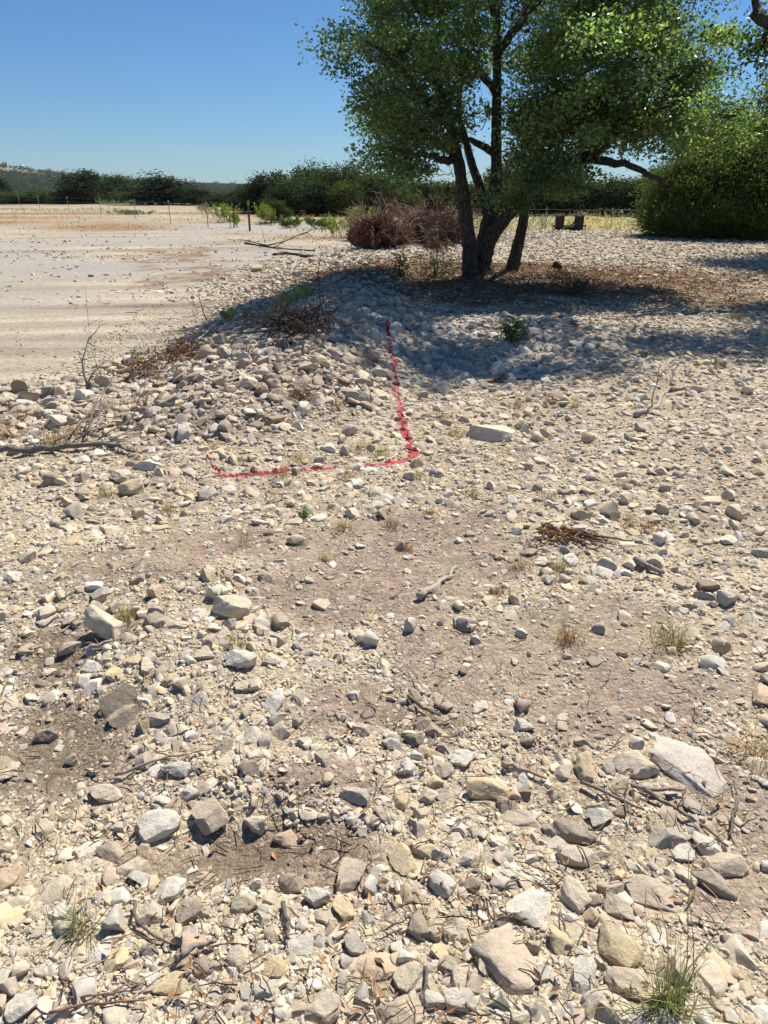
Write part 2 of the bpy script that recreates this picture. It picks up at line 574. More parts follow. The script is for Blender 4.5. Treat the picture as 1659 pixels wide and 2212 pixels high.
M_GROUND = mat_ground()
M_RUBBLE = mat_rock('limestone_rubble', False)
M_BLOCK = mat_rock('limestone_block', True)
M_LEAF = mat_leaf('oak_leaves', 0.4, 0.48, 0.45)
M_FAR = mat_leaf('treeline_leaves', 0.7, 0.25, 0.1)
M_NEEDLE = mat_leaf('juniper_foliage', 0.65, 0.3, 0.15)
M_GRASS = mat_leaf('grass_blades', 0.6, 0.3, 0.2)
M_BARK = mat_bark()
M_WOOD = mat_attr('dead_wood', 0.85, 0.35, 60.0, 0.002)
M_BRUSH = mat_attr('dead_brush', 0.9, 0.25, 15.0)
M_METAL = mat_attr('rusty_black_steel', 0.6, 0.4, 9.0, 0.002, 0.4)
M_POST = mat_attr('post_steel', 0.5, 0.3, 12.0, 0.0, 0.4)
M_CACTUS = mat_attr('cactus_skin', 0.55, 0.25, 14.0, 0.002, 0.35)
M_PAINT = mat_attr('red_spray_paint', 0.6, 0.25, 60.0, 0.0, 0.3)
M_WALL = mat_attr('house_walls', 0.8)

# ------------------------------------------------------------------ ground sheet
def axis(n0, n1, a, b):
    s0 = np.linspace(-1, 0, n0, endpoint=False); s1 = np.linspace(0, 1, n1)
    s = np.concatenate([s0, s1])
    return a * np.sinh(b * s)


gx = axis(430, 431, 1.15, 8.55)
gy = np.concatenate([2.2 + axis(70, 1, 0.9, 6.2)[:-1], 2.2 + 1.15 * np.sinh(8.55 * np.linspace(0, 1, 560))])
GX, GY = np.meshgrid(gx, gy)
fx, fy = GX.ravel(), GY.ravel()
GZ = H(fx, fy)
zz = zones(fx, fy)
gcol = ground_color(fx, fy, zz)
nx, ny = len(gx), len(gy)
ii = (np.arange(ny - 1)[:, None] * nx + np.arange(nx - 1)[None, :]).ravel()
GF = np.stack([ii, ii + 1, ii + nx + 1, ii + nx], -1)
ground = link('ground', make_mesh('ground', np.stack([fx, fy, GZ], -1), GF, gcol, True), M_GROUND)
tag(ground, kind='structure')

# ------------------------------------------------------------------ rocks
def ico(sub):
    bm = bmesh.new(); bmesh.ops.create_icosphere(bm, subdivisions=sub, radius=1.0)
    V = np.array([v.co[:] for v in bm.verts]); F = np.array([[v.index for v in f.verts] for f in bm.faces])
    bm.free()
    return V, F


ICO = {k: ico(k) for k in (1, 2, 3, 4)}


def rock_shape(sub, seed, flat_=0.6, cuts=9, rough=0.05, block=0.0):
    r = np.random.default_rng(seed)
    V, F = ICO[sub]
    V = V.copy()
    if block > 0:
        for a in range(3):
            for sg in (-1, 1):
                n = r.normal(size=3) * 0.16; n[a] += sg; n /= np.linalg.norm(n)
                k = V @ n - r.uniform(0.52, 0.74)
                V = V - np.maximum(k, 0)[:, None] * n[None, :] * block
    for _ in range(cuts):
        n = r.normal(size=3); n /= np.linalg.norm(n)
        dd = r.uniform(0.42, 0.82)
        k = V @ n - dd
        V = V - np.maximum(k, 0)[:, None] * n[None, :] * 0.985
    if rough > 0 and sub >= 2:
        for fr, am in ((1.6, rough), (4.0, rough * 0.7), (9.0, rough * 0.5 if sub >= 3 else 0), (17.0, rough * 0.4 if sub >= 4 else 0)):
            ph = r.uniform(0, 6.28, (4, 3)); kk = r.normal(size=(4, 3)) * fr
            dsp = sum(np.sin(V @ kk[i] + ph[i, 0]) for i in range(4)) / 4
            V = V * (1 + am * dsp)[:, None]
        V = V * (1 + r.normal(size=len(V)) * (0.022 if sub == 2 else 0.008))[:, None]
    else:
        V = V * (1 + r.uniform(-0.1, 0.1, len(V)))[:, None]
    ax = np.array([1.0, r.uniform(0.55, 0.95), flat_ * r.uniform(0.75, 1.2)])
    V = V * ax
    V = V / (V[:, 0].max() - V[:, 0].min())       # unit length along x
    return V, F


def rot_mats(yaw, tx, ty):
    cy, sy = np.cos(yaw), np.sin(yaw)
    Rz = np.zeros((len(yaw), 3, 3)); Rz[:, 0, 0] = cy; Rz[:, 0, 1] = -sy; Rz[:, 1, 0] = sy; Rz[:, 1, 1] = cy; Rz[:, 2, 2] = 1
    cx, sx = np.cos(tx), np.sin(tx)
    Rx = np.zeros((len(yaw), 3, 3)); Rx[:, 0, 0] = 1; Rx[:, 1, 1] = cx; Rx[:, 1, 2] = -sx; Rx[:, 2, 1] = sx; Rx[:, 2, 2] = cx
    c2, s2 = np.cos(ty), np.sin(ty)
    Ry = np.zeros((len(yaw), 3, 3)); Ry[:, 1, 1] = 1; Ry[:, 0, 0] = c2; Ry[:, 0, 2] = s2; Ry[:, 2, 0] = -s2; Ry[:, 2, 2] = c2
    return Rx @ Ry @ Rz


TINTS = {
    'cream': lin(0.60, 0.52, 0.395), 'white': lin(0.63, 0.585, 0.50), 'grey': lin(0.46, 0.415, 0.35), 'yellow': lin(0.60, 0.49, 0.315),
    'tan': lin(0.51, 0.42, 0.325), 'dusty': lin(0.39, 0.325, 0.25), 'dark': lin(0.29, 0.24, 0.185), 'peach': lin(0.60, 0.46, 0.33), 'slab': lin(0.51, 0.46, 0.395),
}
TN = [k for k in TINTS if k != 'slab']
# (u, v, width px, height px, tint, flatness, yaw deg, tilt x, tilt y, lift, label)
HERO = [
    (497, 1312, 86, 76, 'cream', 1.00, 20, -12, 0, .10, 'tall angular cream block upright at the left edge of the bare dirt patch'),
    (237, 1352, 100, 66, 'cream', .62, -28, 5, 22, .25, 'big pale boulder propped up over a dark hollow at the left'),
    (160, 1392, 56, 42, 'dusty', .7, 30, 0, 0, .0, 'brown stone wedged in the hollow under the propped boulder'),
    (528, 1424, 72, 52, 'white', .75, -5, 0, 0, .1, 'rounded white rock in front of the tall angular block'),
    (385, 1345, 58, 36, 'cream', .5, 10, 0, 0, .0, 'flat cream stone between the propped boulder and the tall block'),
    (1490, 1632, 150, 135, 'slab', .24, -42, 12, 6, .08, 'largest flat pale slab with orange stains, tilted, at the right'),
    (1376, 1643, 88, 66, 'cream', .5, 0, 0, 0, .05, 'broad pale stone just left of the large orange-stained slab'),
    (1264, 1651, 64, 60, 'yellow', .7, 60, 0, 0, .05, 'yellowish pitted rock second to the left of the large slab'),
    (1044, 1699, 90, 54, 'yellow', .6, -8, 0, 0, .05, 'yellow pitted rock with rough knobs, right of centre'),
    (1130, 1566, 42, 36, 'white', .8, 0, 0, 0, .1, 'small round white stone alone in the dusty gravel right of centre'),
    (1645, 1493, 56, 62, 'peach', .6, 60, 10, 0, .05, 'peach-tinted slab cut by the right border of the picture'),
    (1124, 1766, 74, 46, 'tan', .35, 5, 8, 0, .0, 'flat tan stone below the yellow pitted knobby rock'),
    (1295, 1761, 50, 46, 'white', .8, 0, 0, 0, .05, 'round white cobble beside the twig pile'),
    (1240, 1793, 90, 50, 'dusty', .5, -25, 0, 0, .0, 'rough grey-brown stone under the round white cobble'),
    (1437, 1806, 72, 50, 'grey', .65, 15, 0, 0, .05, 'rounded grey stone at the lower end of the twig pile'),
    (1475, 1836, 46, 42, 'white', .7, 0, 0, 0, .0, 'small white stone touching the rounded grey stone by the twigs'),
    (1522, 1818, 60, 50, 'white', .5, -50, 10, 0, .05, 'white angular stone leaning beside the bare dirt at the right'),
    (1250, 1846, 74, 46, 'cream', .55, -10, 0, 0, .05, 'cream block with grey specks above the white pentagon rock'),
    (1575, 1868, 88, 50, 'tan', .55, 8, 0, 0, .08, 'loaf-shaped tan rock on the edge of the bare dirt at the right'),
    (1542, 1902, 86, 40, 'dusty', .5, -32, 0, 0, .03, 'long brownish rock lying aslant below the loaf-shaped tan rock'),
    (1144, 1947, 92, 80, 'white', .5, 12, 8, 0, .06, 'white five-sided rock at the lower centre right'),
    (950, 1893, 62, 58, 'white', .6, -55, 10, 0, .08, 'bluish white angular rock at the lower centre'),
    (872, 1850, 66, 50, 'yellow', .5, -70, 10, 0, .06, 'long yellow-cream rock standing on end at the lower centre'),
    (914, 1833, 58, 40, 'yellow', .6, -20, 0, 0, .06, 'yellow rock resting against the long yellow-cream rock'),
    (1237, 1933, 66, 46, 'cream', .6, -60, 8, 0, .05, 'oblong cream rock right of the white five-sided rock'),
    (1409, 1920, 102, 62, 'tan', .35, -20, 5, 0, .0, 'wide flat tan slab with a smooth worn top at the lower right'),
    (1339, 1960, 58, 40, 'cream', .5, -30, 0, 0, .03, 'small cream slab below the wide flat tan slab'),
    (1097, 2066, 128, 100, 'tan', .36, -52, 8, 0, .05, 'large tan slab with a stepped ledge at the bottom centre right'),
    (1374, 2112, 104, 70, 'tan', .4, 5, 10, 0, .05, 'tan slab half hidden behind the green grass tuft at the bottom right'),
    (1332, 2037, 88, 56, 'yellow', .6, -38, 0, 0, .05, 'yellow pitted rock above the half hidden tan slab'),
    (1047, 2066, 54, 46, 'cream', .6, 70, 0, 0, .05, 'cream rock against the left side of the large stepped slab'),
    (904, 2000, 58, 54, 'dusty', .8, -70, 0, 0, .08, 'blocky brown-topped rock, first of a row of three at the bottom centre'),
    (942, 2010, 48, 36, 'cream', .7, 80, 0, 0, .05, 'slim cream rock, middle of a row of three at the bottom centre'),
    (972, 2010, 44, 30, 'cream', .7, 85, 0, 0, .05, 'slimmest pale rock, last of a row of three at the bottom centre'),
    (994, 2160, 64, 46, 'white', .5, 0, 0, 0, .03, 'white rock near the bottom border below the large stepped slab'),
    (865, 2182, 88, 66, 'tan', .5, 10, 8, 0, .0, 'tan rock at the bottom border left of the thin upright stick'),
    (1207, 2033, 56, 44, 'yellow', .7, -60, 0, 0, .05, 'cream-yellow rock right of the large stepped slab'),
    (1257, 2105, 64, 46, 'white', .5, 60, 0, 0, .03, 'white chipped rock between the stepped slab and the green grass tuft'),
    (365, 1918, 62, 58, 'white', .7, 10, 0, 0, .1, 'chunky white rock above the long curved twig at the lower left'),
    (325, 1970, 58, 50, 'cream', .6, -30, 0, 0, .05, 'cream rock under the long curved twig'),
    (120, 1915, 74, 54, 'cream', .45, 35, 6, 0, .05, 'flat cream rock with a red leaf above the green tuft at the left'),
    (630, 1903, 58, 54, 'dusty', .8, 0, 0, 0, .1, 'blocky brown rock right of the dark soil at the lower centre left'),
    (682, 1937, 54, 44, 'white', .8, -10, 0, 0, .1, 'squarish white rock at the lower centre left'),
    (752, 1888, 76, 68, 'tan', .6, 60, 8, 0, .05, 'tan upright rock between the squarish white rock and the yellow pair'),
    (742, 1955, 52, 46, 'yellow', .8, -60, 0, 0, .05, 'yellow-white cube-like rock below the tan upright rock'),
    (812, 2078, 92, 60, 'peach', .35, 25, 6, 0, .05, 'peach slab at the bottom centre'),
    (692, 2172, 82, 74, 'cream', .6, 45, 0, 0, .05, 'domed cream rock at the bottom border, centre left'),
    (650, 2035, 52, 44, 'white', .4, 10, 0, 0, .02, 'flat white stone right of the short dark stick'),
    (370, 2118, 64, 40, 'yellow', .22, 0, 3, 0, .0, 'flat yellow flake below the grey driftwood stick'),
    (217, 2050, 50, 46, 'white', .5, 40, 0, 0, .03, 'bright white stone below the green grass tuft at the left'),
    (517, 2055, 58, 48, 'cream', .7, 80, 0, 0, .08, 'oval cream rock right of the grey driftwood stick'),
    (290, 1865, 64, 44, 'cream', .6, 25, 0, 0, .05, 'cream rock upper left of the chunky white rock'),
    (245, 1836, 60, 40, 'tan', .5, -20, 0, 0, .05, 'tan rock just above the cream one at the lower left'),
    (15, 1892, 50, 48, 'peach', .6, 0, 0, 0, .05, 'peach rock cut by the left border of the picture'),
    (47, 2168, 52, 46, 'white', .6, 30, 0, 0, .05, 'white rock in the bottom left corner'),
    (250, 1509, 86, 58, 'dark', .35, 50, 40, 0, .15, 'dark brown slab standing on edge, left of the pale gravel'),
    (272, 1540, 70, 46, 'dusty', .5, 42, 30, 0, .1, 'brownish slab leaning in front of the dark brown slab'),
    (455, 1757, 80, 72, 'tan', .7, -45, 0, 0, .12, 'big rough grey-tan rock pointing up at the left of centre'),
    (340, 1780, 84, 62, 'white', .6, 40, 8, 0, .1, 'big white flaky rock left of the rough grey-tan rock'),
    (235, 1712, 72, 42, 'cream', .5, -4, 0, 0, .05, 'pale oblong rock on the edge of the dark soil at the left'),
    (382, 1659, 68, 36, 'white', .5, -8, 0, 0, .1, 'white flat-topped rock above the rough grey-tan rock'),
    (537, 1474, 60, 36, 'cream', .5, 10, 0, 0, .05, 'cream flat rock below the rounded white rock'),
    (345, 1551, 48, 34, 'grey', .6, 0, 0, 0, .05, 'grey-white squared stone right of the leaning brown slabs'),
    (103, 1586, 46, 36, 'dusty', .8, 0, 0, 0, .08, 'round dusty stone in the dark soil at the far left'),
    (592, 1514, 54, 34, 'white', .5, 65, 20, 0, .08, 'white stone standing on edge above the middle of the picture'),
    (620, 1804, 54, 40, 'peach', .5, -20, 0, 0, .05, 'pinkish rock right of the rough grey-tan rock'),
    (770, 1710, 66, 48, 'grey', .6, -30, 0, 0, .05, 'grey mottled rock in the dusty soil at the centre'),
    (555, 1777, 50, 44, 'cream', .8, 0, 0, 0, .1, 'round cream rock at the right foot of the rough grey-tan rock'),
    (1065, 932, 100, 58, 'cream', .55, -14, 18, 4, .05, 'big white boulder right of the red paint line'),
    (287, 1053, 52, 40, 'yellow', .85, 20, 0, 0, .05, 'blocky yellow stone at the left below the rubble mound'),
    (322, 1003, 58, 28, 'white', .5, -5, 0, 0, .1, 'long pale stone at the left foot of the rubble mound'),
    (260, 1026, 46, 32, 'cream', .6, 10, 0, 0, .05, 'pale wedge-shaped stone above the blocky yellow stone'),
    (874, 687, 34, 27, 'tan', .8, 0, 0, 0, .05, 'round tan stone in the shade beside the top of the red line'),
    (640, 1166, 42, 30, 'cream', .75, 10, 0, 0, .1, 'pale knobby stone alone on the dusty soil below the red line'),
    (1530, 1262, 46, 40, 'dark', .8, 0, 0, 0, .05, 'dark grey rounded stone at the right'),
    (1574, 1164, 38, 26, 'white', .5, 0, 0, 0, .15, 'white stone balanced on a smaller one at the right'),
    (1646, 1192, 42, 32, 'grey', .7, 0, 0, 0, .05, 'grey stone at the right border of the picture'),
    (1540, 1081, 46, 24, 'cream', .45, 0, 0, 0, .05, 'flat cream stone among the gravel at the upper right'),
    (1252, 1142, 36, 24, 'white', .7, 0, 0, 0, .05, 'small white stone behind the reddish bark'),
    (556, 582, 28, 18, 'yellow', .7, 0, 0, 0, .1, 'yellowish rock at the foot of the berm by the pale pad'),
]

hero_pos = []
for i, (u, v, w, hpx, tint, fl, yaw, tx, ty, lift, label) in enumerate(HERO):
    p = gp(u, v + hpx * 0.22)
    d = np.linalg.norm(p - np.array([0, 0, CAM_H]))
    L = w * d / FPX * 0.98
    look = math.atan2(CAM_H, p[1])
    V, F = rock_shape(4, 900 + i * 3, fl, 11, 0.12, 0.72)
    # depth so that the projected height fits the photo
    V = V.copy()
    ext = V.max(0) - V.min(0)
    Hh = hpx * d / FPX
    zs = fl * 0.74 * L
    want = max((Hh - zs * math.cos(look)) / max(math.sin(look), 0.25), 0.45 * L)
    c, s = abs(math.cos(math.radians(yaw))), abs(math.sin(math.radians(yaw)))
    dep = min(max(want, 0.5 * L), 1.0 * L) if s < 0.6 else 0.72 * L
    V[:, 1] *= dep / (ext[1] * L)
    V[:, 2] *= zs / (ext[2] * L)
    me = make_mesh('rock', V, F, None, True)
    me.set_sharp_from_angle(angle=math.radians(38))
    o = link('rock', me, M_BLOCK)
    o.scale = (L, L, L)
    o.rotation_euler = (Matrix.Rotation(math.radians(tx if tx else 11), 4, 'X') @ Matrix.Rotation(math.radians(ty), 4, 'Y') @ Matrix.Rotation(math.radians(yaw), 4, 'Z')).to_euler()
    o.location = (p[0], p[1], p[2] + zs * (0.14 + lift))
    o.color = (*np.minimum(TINTS[tint] * (1.04 + 0.12 * rng.random()), 0.76), 1)
    tag(o, label, 'rock')
    hero_pos.append((p[0], p[1], L, dep))
hero_pos = np.array(hero_pos)


def scatter():
    X = []; Y = []; S = []
    # density falls with the square of the distance; sizes follow a power law above a minimum that grows with it
    n = 230000
    smin0 = 0.0042
    az = rng.uniform(-0.74, 0.74, n)
    d = np.exp(rng.uniform(math.log(0.62), math.log(75), n))
    x = d * np.sin(az); y = d * np.cos(az)
    slant = np.hypot(d, CAM_H)
    smin = np.maximum(0.0035 * slant, 0.007)
    z = zones(x, y)
    s = smin * (1 - rng.random(n)) ** (-1 / (2.28 - 0.18 * np.exp(-((d - 6) / 4.5) ** 2) * (1 - z['dirt'])))
    smax = 0.075 + 0.04 * np.exp(-((d - 6.5) / 4.5) ** 2) + 0.012 * z['berm'] + 0.03 * z['bowl'] - 0.035 * z['pad'] - 0.02 * z['dirt'] - 0.012 * np.exp(-(d / 2.6) ** 2)
    smax = np.where(d > 15, 0.14, smax)
    big = s > smax
    s = np.where(big, smax * rng.uniform(0.55, 1.0, n), s)
    p = 0.78 + 0 * x
    s = s * (1 + 0.5 * z['berm'] * rng.random(n)) * (1 + 0.25 * z['bowl'])
    p = p + 0.5 * z['berm'] + 0.38 * z['bowl'] + 0.12 * fbm(x / 0.6, y / 0.6, 200, 2)
    p = p * (1 - 0.76 * z['dirt']) * (1 - 0.95 * z['pad']) * (1 - 0.72 * z['litter'])
    p = p * (1 - 0.8 * z['brown']) * (1 - 0.85 * z['field']) * (1 - z['woods'])
    # scree at the toe of the berm and loose piles on the pad
    sd = poly_sd(x, y, PLATEAU)
    p = np.where((sd > -0.9) & (sd < 0.6) & (y < 30), np.maximum(p, 0.5), p)
    padpile = sstep(0.05, 0.3, fbm(x / 2.2, y / 1.6, 222, 2)) * (z['pad'] > 0.5) * (y < 36)
    p = np.maximum(p, 0.17 * padpile)
    keep = rng.random(n) < p
    # leave room for the big rocks
    for hx, hy, L, dp in hero_pos:
        r = np.hypot((x - hx), (y - hy))
        keep &= ~(r < 0.42 * L * np.where(s > 0.3 * L, 1.25, 1.0))
    return x[keep], y[keep], s[keep], {k: q[keep] for k, q in z.items()}, keep.sum()


rx, ry, rs, rz_, rn = scatter()
proj = rs / np.hypot(np.hypot(rx, ry), CAM_H) * 710
vis = (np.abs(np.arctan2(rx, ry)) < 0.50) & (ry > 0.8)
# tint choice
tw = np.zeros((rn, len(TN)))
tw[:] = [0.37, 0.18, 0.14, 0.09, 0.11, 0.07, 0.01, 0.03]
dk = np.clip(rz_['dirt'] * 0.75 + rz_['dark'] * 0.5 + rz_['berm'] * (0.95 - 0.5 * sstep(5.8, 7.0, ry)), 0, 1)[:, None]
tw = tw * (1 - dk) + dk * np.array([0.14, 0.07, 0.22, 0.02, 0.2, 0.3, 0.05, 0.0])
bw = rz_['bowl'][:, None]
tw = tw * (1 - bw) + bw * np.array([0.25, 0.45, 0.22, 0.02, 0.04, 0.02, 0.0, 0.0])
cum = np.cumsum(tw / tw.sum(1)[:, None], 1)
ti = (rng.random(rn)[:, None] > cum).sum(1).clip(0, len(TN) - 1)
rcol = np.array([TINTS[k] for k in TN])[ti] * (0.86 + 0.26 * rng.random((rn, 1))) * (1 + 0.012 * rng.normal(size=(rn, 3)))
rcol = np.clip(rcol, 0.05, 0.72)
yaw = rng.uniform(0, 6.283, rn)
gxn = (H(rx + 0.04, ry) - H(rx - 0.04, ry)) / 0.08
gyn = (H(rx, ry + 0.04) - H(rx, ry - 0.04)) / 0.08
tilt = 0.28
tx = np.arctan(gyn) * 0.8 + rng.normal(0, tilt, rn)
ty = -np.arctan(gxn) * 0.8 + rng.normal(0, tilt, rn)
R = rot_mats(yaw, tx, ty)
rzp = H(rx, ry) + rs * (-0.12 + 0.20 * rng.random(rn)) + rs * 0.10 * rz_['berm']

order = np.argsort(-(proj * vis))
N_IND = 300 - len(HERO)
ind = set(order[:N_IND].tolist())
NV = 18
ind_meshes = []
for k in range(NV):
    V, F = rock_shape(4, 40 + k, 0.45 + 0.45 * (k % 5) / 4, 11, 0.10, 0.7 if k % 2 else 0.0)
    me = make_mesh('rock', V, F, None, True); me.set_sharp_from_angle(angle=math.radians(36))
    me.materials.append(M_BLOCK)
    ind_meshes.append(me)
SZ = ['fist-sized', 'small']
for q, i in enumerate(order[:N_IND]):
    o = bpy.data.objects.new('rock', ind_meshes[q % NV])
    m = Matrix([list(r_) + [0] for r_ in R[i]] + [[0, 0, 0, 1]])
    o.matrix_world = Matrix.Translation((rx[i], ry[i], rzp[i])) @ m @ Matrix.Scale(float(rs[i]), 4)
    o.color = (*rcol[i], 1)
    C.objects.link(o)
    zone = 'in the rubble mound' if rz_['berm'][i] > 0.5 else ('half set in brown soil' if (rz_['dirt'][i] + rz_['dark'][i]) > 0.6 else 'loose on the pale gravel')
    tag(o, '%s limestone rock, one of many alike, %s' % ({'cream': 'cream', 'white': 'whitish', 'grey': 'grey', 'yellow': 'yellowish', 'tan': 'tan', 'dusty': 'dusty brown', 'dark': 'dark brown', 'peach': 'peach'}[TN[ti[i]]], zone), 'rock',
        '%s loose rocks %s' % ({'cream': 'cream', 'white': 'whitish', 'grey': 'grey', 'yellow': 'yellowish', 'tan': 'tan', 'dusty': 'dusty brown', 'dark': 'dark brown', 'peach': 'peach'}[TN[ti[i]]], zone))

rest = np.array([i for i in range(rn) if i not in ind])
Vs, Fs, Ks, off = [], [], [], 0
lod = np.where(proj[rest] > 9, 3, np.where(proj[rest] > 4.2, 2, 1))
for L in (1, 2, 3):
    sub = L
    for k in range(20):
        V, F = rock_shape(sub, 300 + k * 7 + L, 0.34 + 0.42 * (k % 5) / 4, 10, 0.09, 0.7 if k % 2 else 0.0)
        sel = rest[(lod == L)][k::20]
        if len(sel) == 0: continue
        P = np.einsum('nij,vj->nvi', R[sel], V) * rs[sel][:, None, None]
        P[:, :, 0] += rx[sel][:, None]; P[:, :, 1] += ry[sel][:, None]; P[:, :, 2] += rzp[sel][:, None]
        nv = len(V)
        Fk = (F[None] + (np.arange(len(sel)) * nv)[:, None, None]).reshape(-1, 3) + off
        Vs.append(P.reshape(-1, 3)); Fs.append(Fk); Ks.append(np.repeat(rcol[sel], nv, 0)); off += nv * len(sel)
RV = np.vstack(Vs); RF = np.vstack(Fs); RK = np.vstack(Ks)
print('rubble rocks', len(rest), 'faces', len(RF))
me = make_mesh('limestone_rubble', RV, RF, RK, True)
me.set_sharp_from_angle(angle=math.radians(34))
rub = link('limestone_rubble', me, M_RUBBLE)
tag(rub, 'loose pale limestone rubble and pebbles strewn over the ground and the berm', 'rubble', kind='stuff')

# ------------------------------------------------------------------ red paint line, a film lying on stones and soil
def drape_tree(poly, w):
    P = np.array(poly)
    m = np.zeros(len(RV), bool)
    for i in range(len(P) - 1):
        a, b = P[i], P[i + 1]
        e = b - a
        t = np.clip(((RV[:, :2] - a) @ e) / (e @ e), 0, 1)
        m |= np.hypot(*(RV[:, :2] - a - t[:, None] * e).T) < w
    fk = RF[m[RF].all(1)]
    u_, inv = np.unique(fk, return_inverse=True)
    return BVHTree.FromPolygons([tuple(v) for v in RV[u_]], [tuple(f) for f in inv.reshape(-1, 3)])


def paint(pxs, width, thr, name, label, cat, gaps=0.0, group=None):
    pts = np.array([gp(*q) for q in pxs])
    seg = np.concatenate([[0], np.cumsum(np.linalg.norm(np.diff(pts[:, :2], axis=0), axis=1))])
    step = 0.008
    t = np.arange(0, seg[-1], step)
    cx = np.interp(t, seg, pts[:, 0]); cy = np.interp(t, seg, pts[:, 1])
    wob = fbm(t / 0.12, t * 0 + 3, 77, 2) * 0.035
    tgx, tgy = np.gradient(cx), np.gradient(cy)
    ln = np.hypot(tgx, tgy); px_, py_ = -tgy / ln, tgx / ln
    k = max(5, int(width / step))
    offs = np.linspace(-width / 2, width / 2, k)
    tree = drape_tree(list(zip(cx[::8], cy[::8])) + [(cx[-1], cy[-1])], width)
    XX = cx[:, None] + px_[:, None] * (offs[None] + wob[:, None]); YY = cy[:, None] + py_[:, None] * (offs[None] + wob[:, None])
    GZ_ = H(XX.ravel(), YY.ravel()).reshape(XX.shape)
    Z = GZ_.copy()
    for i in range(XX.shape[0]):
        for j in range(k):
            hit = tree.ray_cast(Vector((XX[i, j], YY[i, j], 3.0)), Vector((0, 0, -1)))
            if hit[0] is not None:
                Z[i, j] = max(Z[i, j], hit[0].z)
    V = np.stack([XX, YY, Z + 0.003], -1).reshape(-1, 3)
    a = (np.arange(len(t) - 1)[:, None] * k + np.arange(k - 1)[None]).ravel()
    F = np.stack([a, a + 1, a + k + 1, a + k], -1)
    cen = V[F].mean(1)
    edge = np.abs(np.tile(offs[:-1] + step / 2, len(t) - 1)) / (width / 2)
    nn = 0.8 * fbm(cen[:, 0] / 0.018, cen[:, 1] / 0.018, 88, 2) + 0.5 * fbm(cen[:, 0] / 0.25, cen[:, 1] / 0.25, 89, 2) * gaps
    keep = nn + thr - 0.75 * edge ** 2 > 0
    steep = (V[F][:, :, 2].max(1) - V[F][:, :, 2].min(1)) < 0.07
    F = F[keep & steep]
    col = np.tile(lin(0.42, 0.032, 0.055), (len(V), 1)) * (0.7 + 0.6 * rng.random((len(V), 1)))
    o = link(name, make_mesh(name, V, F, col, False), M_PAINT)
    tag(o, label, cat, group)
    return o


paint([(836, 702), (845, 770), (853, 820), (866, 890), (878, 940), (893, 988)], 0.08, 0.17, 'paint_line',
      'fuzzy red paint line running over the stones from the tree shade down to the corner', 'paint line', 0.7)
paint([(893, 986), (860, 998), (800, 1007), (730, 1011), (660, 1015), (600, 1021), (530, 1029), (470, 1030)], 0.045, 0.30, 'paint_line',
      'thin red paint line crossing the gravel at the foot of the rubble mound', 'paint line', 0.9)
paint([(822, 562), (812, 588)], 0.14, 0.16, 'paint_line', 'short red paint mark far up on the berm beside the sapling', 'paint line', 0.7)
# crumpled red ribbon at the left end
mb = MB()
base = gp(455, 1022)
for (q0, q1, w) in (((447, 1012, 0), (452, 994, .05), .02), ((452, 994, .05), (462, 1018, .02), .022), ((462, 1018, .02), (478, 1029, .015), .02)):
    a = gp(q0[0], 1026) ; b = gp(q1[0], 1026)
    n = 10
    s = np.linspace(0, 1, n)[:, None]
    za, zb = (1026 - q0[1]) * 0.0029, (1026 - q1[1]) * 0.0029
    cpt = a + (b - a) * s
    cpt[:, 2] += 0.03 + za + (zb - za) * s[:, 0] + 0.006 * rng.normal(size=n)
    l = cpt + np.array([0, -0.25, 0.97]) * w * (0.6 + 0.5 * rng.random((n, 1))); r = cpt - np.array([0, 0.1, 0.9]) * w * 0.5
    V = np.vstack([l, r])
    F = [(i, i + 1, n + i + 1, n + i) for i in range(n - 1)]
    mb.add(V, F, (0.62, 0.03, 0.06))
o = link('flagging_ribbon', mb.mesh('flagging_ribbon'), M_PAINT)
tag(o, 'crumpled red flagging ribbon caught between stones at the left end of the red line', 'ribbon')

# ------------------------------------------------------------------ foliage helpers
def leaf_quads(P, size, col, aspect=0.55, updir=0.25, fold=0.18, dirs=None):
    """rhombic folded leaves at points P"""
    n = len(P)
    if dirs is None:
        d = rng.normal(size=(n, 3)); d[:, 2] = d[:, 2] * 0.6 - 0.1
    else:
        d = dirs + 0.5 * rng.normal(size=(n, 3))
    d /= np.linalg.norm(d, axis=1)[:, None]
    nrm = rng.normal(size=(n, 3)); nrm[:, 2] += updir * 3
    s = np.cross(d, nrm); s /= np.linalg.norm(s, axis=1)[:, None] + 1e-9
    up = np.cross(s, d)
    L = (size * rng.uniform(0.65, 1.3, n))[:, None]
    V = np.empty((n, 4, 3))
    V[:, 0] = P
    V[:, 1] = P + d * L * 0.5 + s * L * aspect * 0.5 + up * L * fold
    V[:, 2] = P + d * L
    V[:, 3] = P + d * L * 0.5 - s * L * aspect * 0.5 + up * L * fold
    F = np.arange(n * 4).reshape(-1, 4)
    K = np.repeat(col, 4, 0)
    return V.reshape(-1, 3), F, K


def leaf_cols(n, base, var=0.35, yel=0.06):
    c = np.tile(base, (n, 1)) * (1 + var * rng.normal(size=(n, 1))).clip(0.45, 1.9)
    y = rng.random(n) < yel
    c[y] = c[y] * np.array([1.9, 1.45, 0.9])
    return np.clip(c, 0.004, 0.5)


def bend(a, b, n=6, w=0.08):
    s = np.linspace(0, 1, n)[:, None]
    p = a + (b - a) * s
    L = np.linalg.norm(b - a)
    k = rng.normal(size=(2, 3)) * w * L
    p = p + np.sin(s * math.pi) * k[0] + np.sin(2 * s * math.pi) * k[1] * 0.5
    return p


